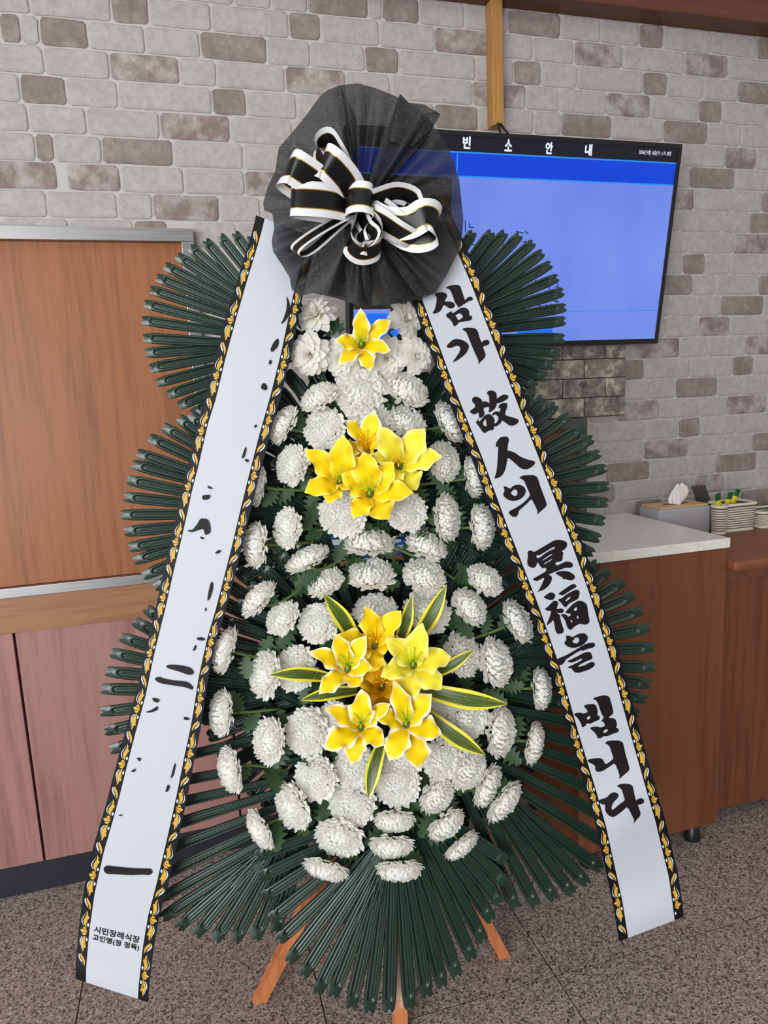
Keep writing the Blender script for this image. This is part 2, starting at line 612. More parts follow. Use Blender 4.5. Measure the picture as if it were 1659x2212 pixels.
CL = [0.178, 0.135, 0.092]
bank = {}
far = {'brick_light': MB(), 'brick_dark': MB(), 'brick_mottle': MB()}
nb = 0
for k in range(-14, 26):
    zc = RZ0 + RP * k
    darks = sorted(rows.get(k, []))
    segs = []
    x = -1.5 - rnd.uniform(0, .15)
    di = 0
    # gaps between dark bricks are filled with light ones
    bounds = [(-1.6, None)] + [(d0, d) for d0, d in ((d[0], d) for d in darks)]
    cur = -1.6 + rnd.uniform(0, .1)
    for d in darks + [None]:
        end = d[0] if d else 3.9
        gap = end - cur
        if gap > 0.03:
            n = max(1, round(gap / 0.158))
            ws = [rnd.choice([0.178, 0.178, 0.135, 0.092]) for _ in range(n)]
            s = gap / sum(ws)
            for w_ in ws:
                segs.append((cur, cur + w_ * s, 'brick_light' if d or rnd.random() < .72 or cur < 2.1 else 'brick_dark'))
                cur += w_ * s
        if d:
            cur = max(cur, d[0])
            segs.append((cur, d[1], 'brick_dark' if d[2] == 'd' else 'brick_mottle'))
            cur = d[1]
    for x0, x1, mt in segs:
        xc, wd = (x0 + x1) / 2, x1 - x0
        if wd < 0.02:
            continue
        if x0 < 0.06 and zc < 1.872:
            if x1 > 0.085 and zc > 0.93:
                x0 = 0.076
                xc, wd = (x0 + x1) / 2, x1 - x0
            elif zc < 1.835 or x1 < 0.085:
                if zc < 1.84:
                    continue
        if zc < 0.93:
            continue
        vis = seen((xc, YW, zc)) or seen((x0, YW, zc)) or seen((x1, YW, zc))
        if vis and nb < 300:
            key = (round(wd, 2), mt, rnd.randrange(2))
            if key not in bank:
                bv, bf = brick_mesh(key[0], hash(key[0]) + key[2])
                bank[key] = mesh('brick', bv, bf, MAT[mt])
            link('brick', bank[key], wall, Matrix.Translation((xc, YW, zc)) @ Matrix.Diagonal((wd / key[0], 1, 1, 1)))
            nb += 1
        else:
            bv, bf = brick_mesh(wd, rnd.randrange(9999))
            far[mt].add([(a + xc, b + YW, c + zc) for a, b, c in bv], bf)
fb = MB()
for i, kk in enumerate(far):
    fb.add(far[kk].v, far[kk].f, i)
o = fb.obj('brick_field', [MAT[kk] for kk in far], wall)
o['kind'] = 'stuff'
print('bricks', nb)

# ---- beam at the top of the wall
b = MB()
b.box((-3, 2.02, 2.512), (4, YW, 2.80), bev=0.004)
o = b.obj('trim_1', MAT['beam'])
o['kind'] = 'structure'

# ---- curled flap of loose wallpaper under the beam
c0, c1 = onY(1413, 44, YW - .012), onY(1462, 27, YW - .004)
ax = (c1 - c0)
v, f = [], []
for i in range(8):
    s = i / 7
    rr = 0.010 * (1 - s) + 0.0015
    for j in range(9):
        a = -0.6 + 4.2 * j / 8
        v.append(c0 + ax * s + Vector((0.0, -rr + rr * cos(a) * -1, rr * sin(a))))
for i in range(7):
    for j in range(8):
        f.append((i * 9 + j, i * 9 + j + 1, i * 9 + j + 10, i * 9 + j + 9))
fp = ob('wallpaper_flap', v, f, plain('paper_back', lin(176, 158, 128), .8), wall, True)

# ---- left: timber hatch in a stainless frame, rail, veneer panels, black plinth
XF = 0.076
d = MB()
d.box((-1.6, YW - 0.012, 0.925), (XF - 0.034, YW + 0.002, 1.832), bev=0.001)
hatch = d.obj('door_1', MAT['door'])
hatch['kind'] = 'structure'


def bars(name, lst, mat, parent, bev=0.0015):
    out = []
    for a, b_ in lst:
        m_ = MB()
        m_.box(a, b_, bev=bev)
        out.append(m_.obj(name, mat, parent))
    return out


bars('frame_bar', [((-1.6, YW - 0.034, 1.832), (XF, YW, 1.866)), ((XF - 0.034, YW - 0.034, 0.925), (XF, YW, 1.8315)), ((-1.6, YW - 0.034, 0.897), (XF, YW, 0.9245))], MAT['steel'], hatch)
d = MB()
d.box((-1.6, YW - 0.030, 0.797), (0.93, YW, 0.8965), bev=0.002)
o = d.obj('trim_2', MAT['rail'])
o['kind'] = 'structure'
d = MB()
d.box((-1.6, YW - 0.010, 0.0), (0.98, YW, 0.100))
o = d.obj('baseboard_back', MAT['kick'])
o['kind'] = 'structure'
d = MB()
d.box((-1.6, YW - 0.012, 0.10), (0.98, YW, 0.797))
pan = d.obj('wall_lower', plain('panel_gap', lin(60, 38, 30), .7))
pan['kind'] = 'structure'
xs = [-1.6, -1.06, -0.4955, 0.07, 0.636, 0.98]
bars('panel', [((xs[i] + 0.0035, YW - 0.026, 0.102), (xs[i + 1] - 0.0035, YW - 0.011, 0.7965)) for i in range(5)], MAT['pink'], pan, 0.001)

# ---- right: dark-framed hatch behind the counter
d = MB()
d.box((0.80, YW - 0.012, 0.94), (1.262, YW + 0.002, 1.262), bev=0.001)
h2 = d.obj('door_2', MAT['counter'])
h2['kind'] = 'structure'
bars('frame_bar', [((0.77, YW - 0.03, 1.262), (1.291, YW, 1.293)), ((1.262, YW - 0.03, 0.93), (1.291, YW, 1.2615)), ((0.77, YW - 0.03, 0.93), (0.80, YW, 1.2615))], MAT['dark_frame'], h2)

# ---- stone-effect panel under the television
sp = thing('stone_panel', (1.20, YW, 1.295), 'grey stone-effect brick panel on the wall below the television', 'panel')
d = MB()
d.box((0.93, YW - 0.010, 1.295), (1.445, YW - 0.0046, 1.60))
d.obj('backing_sheet', MAT['stone_joint'], sp)
zr = [1.2965, 1.3600, 1.4225, 1.4845, 1.5460, 1.6]
xj = [(1.445, 1.289, 1.13, 0.97), (1.445, 1.368, 1.208, 1.05, 0.93), (1.445, 1.289, 1.13, 0.97), (1.445, 1.368, 1.208, 1.05, 0.93), (1.445, 1.289, 1.13, 0.97)]
for r_ in range(5):
    for i in range(len(xj[r_]) - 1):
        m_ = MB()
        m_.box((xj[r_][i + 1] + .0015, YW - 0.0165, zr[r_] + .0013), (xj[r_][i] - .0015, YW - 0.0095, zr[r_ + 1] - .0013), bev=0.002)
        m_.obj('stone_block', MAT['stone'], sp)

# ---- timber batten that carries the television
bt = thing('wall_batten', (1.0, YW, 2.14), 'upright varnished timber batten above the television', 'batten')
x0, x1 = 0.962, 0.998
m_ = MB()
m_.box((x0, YW - 0.045, 2.172), (x1, YW - 0.0045, 2.511), bev=0.002)
m_.obj('batten', MAT['batten'], bt)
for sx in (-1, 1):
    m_ = MB()
    xc = (x0 + x1) / 2
    m_.tube([(xc + sx * .004, YW - .046, 2.176), (xc + sx * .016, YW - .10, 2.115)], 0.0035, 8)
    m_.obj('hanger_strap', MAT['black_plastic'], bt)

# ================================================================== TELEVISION
TB, TT = Vector((0, 2.05, 1.527)), Vector((0, 1.95, 2.111))
TU = (TT - TB).normalized()
TN = Vector((0, -1, 0))
TN = (TN - TU * TN.dot(TU)).normalized()
TX0, TX1, TH = 0.490, 1.5385, (TT - TB).length
tv = thing('television', (1.0, 2.05, 1.527), 'wall-mounted flat television with a blue information screen', 'television')


def tvp(x, v_, o_=0.0):
    return Vector((x, 0, 0)) + TB + TU * v_ + TN * o_


def tvuv(px, py, o_=0.0):
    p = onP(px, py, TB + TN * o_, TN)
    return p.x, (p - TB).dot(TU)


def tvbox(name, x0, x1, v0, v1, o0, o1, mat, par=None, bev=0.0):
    vv = [tvp(x, q, o_) for o_ in (o0, o1) for x, q in ((x0, v0), (x1, v0), (x1, v1), (x0, v1))]
    f_ = [(4, 5, 6, 7), (3, 2, 1, 0), (0, 1, 5, 4), (1, 2, 6, 5), (2, 3, 7, 6), (3, 0, 4, 7)]
    return ob(name, vv, f_, mat, par or tv)


tvbox('rear_case', TX0, TX1, 0, TH, -0.045, -0.004, MAT['black_plastic'])
BZ = 0.012
for a in ((TX0, TX1, TH - BZ, TH), (TX0, TX1, 0, BZ + .004), (TX0, TX0 + BZ, BZ + .004, TH - BZ), (TX1 - BZ, TX1, BZ + .004, TH - BZ)):
    tvbox('bezel', *a, -0.004, 0.004, MAT['black_plastic'])
SX0, SX1, SV0, SV1 = TX0 + BZ, TX1 - BZ, BZ + .004, TH - BZ
t = NT('screen_pale_blue')
v = t.pos((3.0, 1, 2.0))
t.set(Base_Color=(0, 0, 0, 1), Roughness=0.3, Emission_Strength=0.86, Emission_Color=t.mix(t.noise(v, 1.6, 2), lin(92, 120, 224), lin(126, 152, 238)))
scr = tvbox('screen', SX0, SX1, SV0, SV1, -0.004, 0.0, t.m)
EM = {k: emit('screen_' + k, lin(*c)) for k, c in {'navy': (22, 23, 36), 'blue': (4, 66, 214), 'line': (46, 140, 236), 'white': (232, 234, 250), 'black': (20, 22, 40), 'box': (34, 110, 236), 'pale': (120, 150, 236)}.items()}


def scrbox(name, x0, x1, v0, v1, k, o_=0.0004):
    x0, x1 = max(x0, SX0), min(x1, SX1)
    vv = [tvp(x0, v0, o_), tvp(x1, v0, o_), tvp(x1, v1, o_), tvp(x0, v1, o_)]
    return ob(name, vv, [(0, 1, 2, 3)], EM[k], scr)


vh = tvuv(1200, 341)[1]
vb0 = tvuv(1200, 388)[1]
xd = tvuv(986, 352)[0]
scrbox('header_band', SX0, SX1, vh + .004, SV1, 'navy')
scrbox('title_band', xd + .004, SX1, vb0, vh, 'blue')
scrbox('title_band', SX0, xd, vb0, vh, 'blue')
scrbox('rule_line', SX0, SX1, vh, vh + .004, 'line', .0006)
scrbox('rule_line', SX0, SX1, vb0 - .004, vb0, 'line', .0006)
scrbox('rule_line', xd, xd + .004, vb0, vh, 'line', .0006)
v2 = tvuv(1300, 671)[1]
scrbox('rule_line', SX0, SX1, v2 - .002, v2, 'line', .0006)
a, b_ = tvuv(1117, 722), tvuv(1195, 690)
scrbox('caption_box', a[0], b_[0], a[1], b_[1], 'box')
a, b_ = tvuv(792, 700), tvuv(836, 676)
scrbox('caption_box', a[0], b_[0], a[1], b_[1], 'box')
a, b_ = tvuv(822, 734), tvuv(858, 712)
scrbox('caption_box', a[0], b_[0], a[1], b_[1], 'box')


# portrait column on the left of the screen and scraps of the printed list that show between the leaves
t = NT('screen_portrait')
v = t.pos((9, 1, 9))
t.set(Base_Color=(0, 0, 0, 1), Roughness=0.3, Emission_Strength=0.86, Emission_Color=t.ramp(t.noise(v, 1.5, 3), [(0.40, lin(20, 20, 26)), (0.56, lin(52, 44, 30)), (0.68, lin(120, 100, 40))]))
EM['portrait'] = t.m
v3 = tvuv(800, 668)[1]
scrbox('portrait_panel', SX0, xd - .012, v3, vb0 - .006, 'portrait')


def scrbar(x0, y0, x1, y1, th_=3.2):
    a_, b2 = tvuv(900 + x0 / 2.765, 250 + y0 / 2.765), tvuv(900 + x1 / 2.765, 250 + y1 / 2.765)
    d_ = Vector((b2[0] - a_[0], b2[1] - a_[1], 0))
    n_ = Vector((-d_.y, d_.x, 0)).normalized() * (th_ / 2 * 1.3 * MPP)
    ob('list_stroke', [tvp(a_[0] + n_.x, a_[1] + n_.y, .0010), tvp(a_[0] - n_.x, a_[1] - n_.y, .0010), tvp(b2[0] - n_.x, b2[1] - n_.y, .0010), tvp(b2[0] + n_.x, b2[1] + n_.y, .0010)], [(0, 1, 2, 3)], EM['black'], scr)


for q in ((290, 625, 290, 697), (314, 640, 314, 666), (314, 666, 340, 668), (592, 692, 640, 700), (648, 690, 664, 704), (325, 742, 345, 750), (328, 765, 345, 772), (505, 752, 520, 775), (630, 752, 668, 758), (650, 745, 660, 775),
          (440, 925, 450, 940), (595, 880, 600, 905), (440, 1020, 442, 1045), (545, 1012, 560, 1028), (615, 1008, 620, 1030), (705, 985, 735, 990), (735, 975, 735, 1000), (790, 1015, 792, 1045), (830, 985, 850, 990), (825, 1020, 862, 1030), (840, 1000, 842, 1025), (485, 1105, 500, 1120), (610, 1065, 640, 1080),
          (545, 1135, 580, 1150), (725, 1130, 775, 1150), (770, 1125, 772, 1150), (815, 1105, 850, 1112), (832, 1095, 834, 1120), (500, 1195, 505, 1215)):
    scrbar(*q)


def text_mesh(body, size=1.0, shear=0.0):
    cu = bpy.data.curves.new('txt', 'FONT')
    cu.body = body
    cu.size = size
    cu.align_x, cu.align_y = 'CENTER', 'CENTER'
    cu.resolution_u = 3
    cu.shear = shear
    o_ = bpy.data.objects.new('txt', cu)
    COL.objects.link(o_)
    bpy.context.view_layer.update()
    me = bpy.data.meshes.new_from_object(o_.evaluated_get(bpy.context.evaluated_depsgraph_get()))
    vv = [(q.co.x, q.co.y) for q in me.vertices]
    ff = [tuple(p.vertices) for p in me.polygons]
    bpy.data.objects.remove(o_)
    bpy.data.curves.remove(cu)
    bpy.data.meshes.remove(me)
    return vv, ff


def fit(vv, w_, h_):
    xs_, ys_ = [p[0] for p in vv], [p[1] for p in vv]
    cx, cy = (min(xs_) + max(xs_)) / 2, (min(ys_) + max(ys_)) / 2
    sx, sy = w_ / (max(xs_) - min(xs_)), h_ / (max(ys_) - min(ys_))
    return [((p[0] - cx) * sx, (p[1] - cy) * sy) for p in vv]


def embolden(vv, ff, d_):
    V, F = [], []
    for dx, dy in ((0, 0), (d_, 0), (-d_, 0), (0, d_), (0, -d_)):
        b0 = len(V)
        V += [(p[0] + dx, p[1] + dy) for p in vv]
        F += [tuple(i + b0 for i in q) for q in ff]
    return V, F


def tvtext(body, px, py, wpx, hpx, k, bold=0.0008, name='letter'):
    vv, ff = text_mesh(body)
    cx, cv = tvuv(px, py)
    s = 1.93 / F_PX * 1.05
    vv = fit(vv, wpx * s, hpx * s)
    vv, ff = embolden(vv, ff, bold)
    ob(name, [tvp(cx + p[0], cv + p[1], .0010) for p in vv], ff, EM[k], scr)


for ch, x, y in (('빈', 1008, 308), ('소', 1098, 314), ('안', 1186, 320), ('내', 1271, 324)):
    tvtext(ch, x, y, 16, 22, 'white', 0.0014)
tvtext('2026년 9월 16일(수) 11시 30분', 1415, 331, 85, 11, 'white', 0.00008, 'date_line')

# blue notice sheet low on the wall behind the wreath
a, b_ = onY(700, 1212, YW), onY(872, 1120, YW)
ns = thing('notice_sheet', ((a.x + b_.x) / 2, YW, a.z), 'blue and white notice sheet on the wall behind the wreath', 'notice')
m_ = MB()
m_.box((a.x, YW - .012, a.z), (b_.x, YW - .0048, b_.z))
m_.obj('sheet', plain('notice_blue', lin(40, 110, 205), .5), ns)
for (u0, u1, w0, w1, cc) in ((.05, .22, .45, .60, (232, 236, 240)), (.05, .22, .12, .30, (232, 236, 240)), (.36, .94, .34, .95, (232, 236, 240)), (.26, .34, .2, .95, (120, 170, 70)), (.60, .97, .10, .26, (215, 225, 240)), (.40, .58, .10, .22, (190, 160, 80))):
    m_ = MB()
    m_.box((a.x + (b_.x - a.x) * u0, YW - .0128, a.z + (b_.z - a.z) * w0), (a.x + (b_.x - a.x) * u1, YW - .012, a.z + (b_.z - a.z) * w1))
    m_.obj('printed_field', plain('notice_print', lin(*cc), .6), ns)

# ================================================================== COUNTER, DESK AND WHAT STANDS ON THEM
CX0, CX1, CY0, CZ = 0.985, 1.459, 1.612, 0.957
ct = thing('counter', (1.22, 1.85, 0), 'brown veneer counter unit with a white speckled stone top', 'counter')
m_ = MB()
m_.box((CX0 - .01, CY0 - .004, CZ - .028), (CX1 + .004, YW - .006, CZ), bev=0.002)
m_.obj('worktop', MAT['quartz'], ct)
m_ = MB()
m_.box((CX0, CY0 + .004, 0.07), (CX1, YW - .03, CZ - .0285), bev=0.001)
m_.obj('body', MAT['counter'], ct)
for fx in (CX0 + .06, CX1 - .05):
    for fy in (CY0 + .05, YW - .12):
        m_ = MB()
        m_.lathe([(0, 0), (0.024, 0), (0.026, .006), (.022, .02), (.02, .0695), (0, .0695)], 20, (fx, fy, 0))
        m_.obj('foot', MAT['black_plastic'], ct, True)

DZ, DY0 = 0.890, 1.588
dk = thing('desk', (2.0, 1.95, 0), 'lower brown wooden desk to the right of the counter', 'desk')
m_ = MB()
m_.box((CX1 + .006, DY0, DZ - .03), (2.7, YW - .006, DZ), bev=0.008)
m_.obj('desk_top', MAT['desk'], dk, True)
m_ = MB()
m_.box((CX1 + .006, 1.70, 0.045), (2.7, YW - .03, DZ - .0305), bev=0.001)
m_.obj('front_panel', MAT['counter'], dk)
m_ = MB()
m_.box((CX1 + .02, 1.76, 0.0), (2.69, YW - .05, 0.0445))
m_.obj('plinth', MAT['kick'], dk)
m_ = MB()
m_.box((CX1 + .01, 1.66, DZ - .075), (2.69, 1.6995, DZ - .031))
m_.obj('support_rail', MAT['counter'], dk)


# positions on the desk surface
def dpt(x, y):
    return onZ(x, y, DZ)


# tissue box: grey body, timber lid, tissue
tx0, tx1 = 1.482, 1.684
ty0, ty1 = 1.945, 2.055
tz1 = 0.984
tb = thing('tissue_box', ((tx0 + tx1) / 2, (ty0 + ty1) / 2, DZ), 'grey tissue box with a pale timber lid and a tissue sticking out', 'tissue box')
m_ = MB()
m_.box((tx0, ty0, DZ), (tx1, ty1, tz1), bev=0.006)
m_.obj('box_body', MAT['box_grey'], tb, True)
m_ = MB()
m_.box((tx0 + .006, ty0 + .006, tz1 + .0002), (tx1 - .006, ty1 - .006, tz1 + .007), bev=0.002)
m_.obj('box_lid', MAT['lid'], tb)
m_ = MB()
xc, yc = (tx0 + tx1) / 2 + .004, (ty0 + ty1) / 2
pts = [(xc + .05 * cos(k * pi / 12), yc + .015 * sin(k * pi / 12)) for k in range(24)]
m_.add([(p[0], p[1], tz1 + .0078) for p in pts], [tuple(range(24))])
m_.obj('slot', MAT['basket_in'], tb)
v, f = [], []
N = 28
for i in range(9):
    s = i / 8
    for k in range(N):
        a = 2 * pi * k / N
        fold = 1 + .22 * sin(3 * a + 2 * s) + .12 * sin(7 * a + 5 * s)
        rx = (.014 + .016 * sin(pi * (s * .8 + .12)) ) * fold * (1.0 if s < .9 else .55)
        ry = (.010 * (1 - s) + .006) * fold
        v.append((xc + .006 * sin(3 * s) + .014 * s + rx * cos(a), yc + ry * sin(a), tz1 + .006 + .062 * s + .008 * sin(2 * a + 1) * s))
for i in range(8):
    for k in range(N):
        f.append((i * N + k, i * N + (k + 1) % N, (i + 1) * N + (k + 1) % N, (i + 1) * N + k))
f.append(tuple(8 * N + k for k in range(N)))
ob('tissue', v, f, MAT['tissue'], tb)


def basket(name, label, c, sx, sy, h, rnd_=False, tap=0.9):
    th = thing(name, (c[0], c[1], DZ), label, 'basket', 'cream woven baskets on the desk')
    n = 44

    def ring(s, z):
        o_ = []
        for k in range(n):
            a = 2 * pi * k / n
            if rnd_:
                o_.append((c[0] + sx * s * cos(a), c[1] + sy * s * sin(a), DZ + z))
            else:
                e = 0.28
                ca, sa = cos(a), sin(a)
                o_.append((c[0] + sx * s * math.copysign(abs(ca) ** e, ca), c[1] + sy * s * math.copysign(abs(sa) ** e, sa), DZ + z))
        return o_
    # dark inner shell, shade behind the weave put into its colour
    m_ = MB()
    r0, r1 = ring(tap * .97, 0.002), ring(.965, h - .004)
    m_.add(r0 + r1, [(k, (k + 1) % n, n + (k + 1) % n, n + k) for k in range(n)] + [tuple(range(n))])
    m_.obj('basket_shade_shell', MAT['basket_in'], th)
    # woven strands, one per course
    nr = max(5, int(h / 0.0085))
    for i in range(nr):
        z0 = 0.004 + (h - .012) * i / nr
        m_ = MB()
        s = tap + (1 - tap) * i / nr
        pts_ = ring(s, z0 + .0035)
        pts_ = [Vector(p) + Vector((p[0] - c[0], p[1] - c[1], 0)).normalized() * (.0016 * (1 if (k + i) % 2 else -1)) for k, p in enumerate(pts_)]
        m_.tube(pts_ + [pts_[0]], 0.0031, 5, caps=False)
        m_.obj('strand', MAT['basket'], th, True)
    m_ = MB()
    pts_ = ring(1.02, h)
    m_.tube(pts_ + [pts_[0]], 0.0052, 7, caps=False)
    m_.obj('rim', MAT['basket'], th, True)
    m_ = MB()
    pts_ = ring(tap * 1.02, .003)
    m_.tube(pts_ + [pts_[0]], 0.004, 6, caps=False)
    m_.obj('base_rim', MAT['basket'], th, True)
    return th


b1 = dpt(1596, 1150)
basket('woven_basket', 'rectangular cream woven basket holding green and yellow packets', (1.788, 1.965), .063, .046, .092)
basket('woven_basket', 'narrow round cream woven cup beside the tissue box', (1.699, 1.922), .022, .022, .093, True, .86)
basket('woven_basket', 'small low cream woven basket at the right end of the desk', (1.945, 1.965), .076, .048, .055)
# packets in the basket
pk = [(1.697, 1.925, -.30, .012), (1.755, 1.955, .10, .004), (1.782, 1.960, .25, .012)]
nm = ['leaning left in the round cup', 'nearly upright in the rectangular basket', 'leaning right in the rectangular basket']
for i, (x, y, lean, dz) in enumerate(pk):
    th = thing('drink_packet', (x, y, DZ + .02), 'green and yellow drink packet ' + nm[i], 'packet', 'drink packets in the basket')
    A = Matrix.Translation((x, y, DZ + .075 + dz)) @ Matrix.Rotation(lean, 4, 'Y') @ Matrix.Rotation(.25, 4, 'X')
    for part, z0, z1, mm in (('packet_body', -.055, .032, 'pack_y'), ('packet_top', .032, .056, 'pack_g')):
        v, f = [], []
        for a_ in range(6):
            z = z0 + (z1 - z0) * a_ / 5
            th_ = .007 * max(0.12, 1 - abs(z / .056) ** 2.5)
            for k in range(10):
                q = 2 * pi * k / 10
                v.append(A @ Vector((.011 * cos(q), th_ * sin(q), z + .0012 * sin(5 * q))))
        for a_ in range(5):
            for k in range(10):
                f.append((a_ * 10 + k, a_ * 10 + (k + 1) % 10, a_ * 10 + 10 + (k + 1) % 10, a_ * 10 + 10 + k))
        ob(part, v, f, MAT[mm], th, True)
# bundle of dark stirring sticks behind the tissue box, standing in the round cup
nmz = ['first', 'second', 'third', 'fourth', 'fifth', 'sixth', 'seventh']
for i in range(7):
    m_ = MB()
    pq = onY(1508 + 4.2 * i, 1076, 2.079)
    x, y = pq.x, pq.y - .0004 * i
    A = Matrix.Translation((x, y, DZ + .080)) @ Matrix.Rotation(-.42, 4, 'Y')
    m2 = MB()
    m2.box((-.0026, -.001, -.06), (.0026, .001, .068), bev=.0006)
    m_.add([A @ Vector(q) for q in m2.v], m2.f)
    o = m_.obj('stir_stick', MAT['dark_stick'])
    tag(o, 'thin dark stirring stick leaning behind the tissue box, %s from the left' % nmz[i], 'stick', 'dark sticks behind the tissue box')
# dark grey bin behind the wreath
bn = thing('floor_bin', (0.40, 1.76, 0), 'dark grey plastic bin on the floor behind the wreath', 'bin')
m_ = MB()
m_.box((0.27, 1.66, 0.0), (0.52, 1.86, 0.30), bev=.012)
m_.obj('bin_body', MAT['grey_plastic'], bn, True)
m_ = MB()
m_.box((0.262, 1.652, 0.3002), (0.528, 1.868, 0.325), bev=.008)
m_.obj('bin_lid', MAT['grey_plastic'], bn, True)
# ================================================================== WREATH STAND
base = onZ(860, 2235, 0)
ws = thing('wreath_stand', (base.x, base.y + .06, 0), 'three-tier condolence wreath stand with dark green plastic fan leaves', 'wreath stand')


def leg(p0, p1, hw):
    p0, p1 = Vector(p0), Vector(p1)
    d = (p1 - p0).normalized()
    a = d.cross(Vector((0, 1, 0))).normalized()
    b = d.cross(a)
    v = []
    for p in (p0, p1):
        for i, j in ((-1, -1), (1, -1), (1, 1), (-1, 1)):
            q = p + a * hw * i + b * hw * j
            if p is p0:
                q = q - d * (q.z / d.z)
            v.append(q)
    m_ = MB()
    m_.add(v, [(0, 3, 2, 1), (4, 5, 6, 7), (0, 1, 5, 4), (1, 2, 6, 5), (2, 3, 7, 6), (3, 0, 4, 7)])
    return m_.obj('leg', MAT['leg'], ws)


apex = W(800, 820, -0.045)
fl_, fr_, ff_ = onZ(561, 2158, 0), onZ(1087, 2062, 0), onZ(868, 2236, 0)
ap2 = W(842, 1640, -.04)
leg((fl_.x, fl_.y, 0), ap2 + Vector((-.01, .02, 0)), .0135)
leg((fr_.x, fr_.y, 0), ap2 + Vector((.01, .02, 0)), .0135)
leg((ff_.x, ff_.y + .012, 0), apex, .0145)

# ---- one moulded fan leaf (x: root 0 -> tip 1, y: half width 1, z: relief)
XS = [0, .1, .2, .3, .4, .5, .6, .7, .8, .87, .900, .912, .920, .928, .934, .940, .946, .952, .960, .972, .984, 1.0]
VS = [-1, -.86, -.76, -.68, -.60, -.50, -.36, -.22, -.11, 0, .11, .22, .36, .50, .60, .68, .76, .86, 1]


def leaf_mesh(seed):
    """flat flange, raised rim round a sunken channel with a ridge down its middle, swallow-tail end"""
    v, f = [], []
    xe, asp = .926, 27.0
    tail = [(0, .022), (.11, .017), (.22, .011), (.36, .005), (.50, .001), (.60, 0), (.68, .001), (.76, .003), (.86, .007), (1, .013)]
    for x in XS:
        wd = .52 + .48 * min(1, (x / .82)) ** 1.0
        if x > .90:
            wd = 1.0 - .20 * ((x - .90) / .10) ** 1.6
        for q in VS:
            aq = abs(q)
            d = aq if x <= xe else sqrt(aq * aq + ((x - xe) * asp) ** 2)
            rim = .22 * math.exp(-((d - .72) / .20) ** 2)
            floor_ = -.34 / (1 + math.exp((d - .46) / .10))
            ridge = .26 * math.exp(-(d / .13) ** 2) if x < xe + .004 else 0
            xx = x
            if x > .99:
                xx = x - interp(tail, aq)
            v.append((xx, q * wd, .20 + rim + floor_ + ridge - .10 * aq * aq))
    n = len(VS)
    for i in range(len(XS) - 1):
        for j in range(n - 1):
            f.append((i * n + j, i * n + j + 1, (i + 1) * n + j + 1, (i + 1) * n + j))
    # underside so that the strip has thickness
    b0 = len(v)
    v += [(x, y, z - .16) for x, y, z in v]
    f += [tuple(b0 + k for k in reversed(q)) for q in f]
    L = len(XS)
    rim = [(i * n) for i in range(L)] + [(L - 1) * n + j for j in range(1, n)] + [i * n + n - 1 for i in range(L - 2, -1, -1)]
    for a, b in zip(rim, rim[1:]):
        f.append((a, b, b0 + b, b0 + a))
    return mesh('fan_leaf', v, f, MAT['fan'], True)


LEAFM = leaf_mesh(1)


def fan_leaf(parent, tip, ang, L, off_tip, off_root, hw=14.5, side=-1, twist=0.0):
    """tip in picture pixels; ang: slope in degrees from tip towards the root (positive = downwards)"""
    a = radians(ang)
    d2 = (cos(a) * (1 if side < 0 else -1), sin(a))
    pt = W(tip[0], tip[1], off_tip)
    pr = W(tip[0] + d2[0] * L, tip[1] + d2[1] * L, off_root)
    ex = pt - pr
    ln = ex.length
    e = ex / ln
    nn = (WN - e * WN.dot(e)).normalized()
    if twist:
        nn = Matrix.Rotation(twist, 3, e) @ nn
    ey = nn.cross(e)
    hwm = hw * (CAMP - pt).dot(-FW) * MPP
    ez = nn
    M4 = Matrix(((e.x * ln, ey.x * hwm, ez.x * hwm, pr.x), (e.y * ln, ey.y * hwm, ez.y * hwm, pr.y), (e.z * ln, ey.z * hwm, ez.z * hwm, pr.z), (0, 0, 0, 1)))
    return link('leaf', LEAFM, parent, M4)


def hub(cx, cy, rpx, off, nrib=56):
    """ribbed plastic core of one tier"""
    c = W(cx, cy, off)
    R_ = rpx * (c - CAMP).dot(FW) * MPP
    v, f = [], []
    rr = [.12, .25, .5, .75, 1.0]
    n = nrib * 2
    for i, s in enumerate(rr):
        for k in range(n):
            a = 2 * pi * k / n
            zz = (.006 if k % 2 else -.004) * min(1, s * 1.6)
            v.append(c + WA * (R_ * s * cos(a)) + WB * (R_ * s * sin(a)) + WN * zz)
    for i in range(len(rr) - 1):
        for k in range(n):
            f.append((i * n + k, i * n + (k + 1) % n, (i + 1) * n + (k + 1) % n, (i + 1) * n + k))
    f.append(tuple(range(n)))
    b0 = len(v)
    v += [p - WN * .008 for p in v]
    f += [tuple(b0 + k for k in reversed(q)) for q in f]
    for k in range(n):
        a, b = (len(rr) - 1) * n + k, (len(rr) - 1) * n + (k + 1) % n
        f.append((a, b0 + a, b0 + b, b))
    return ob('fan_tier', v, f, MAT['fan_dark'], ws)


T1 = hub(784, 868, 122, -.012)
T2 = hub(800, 1000, 168, -.020)
T3 = hub(822, 1450, 245, -.016)
T4 = hub(848, 1700, 190, -.006)

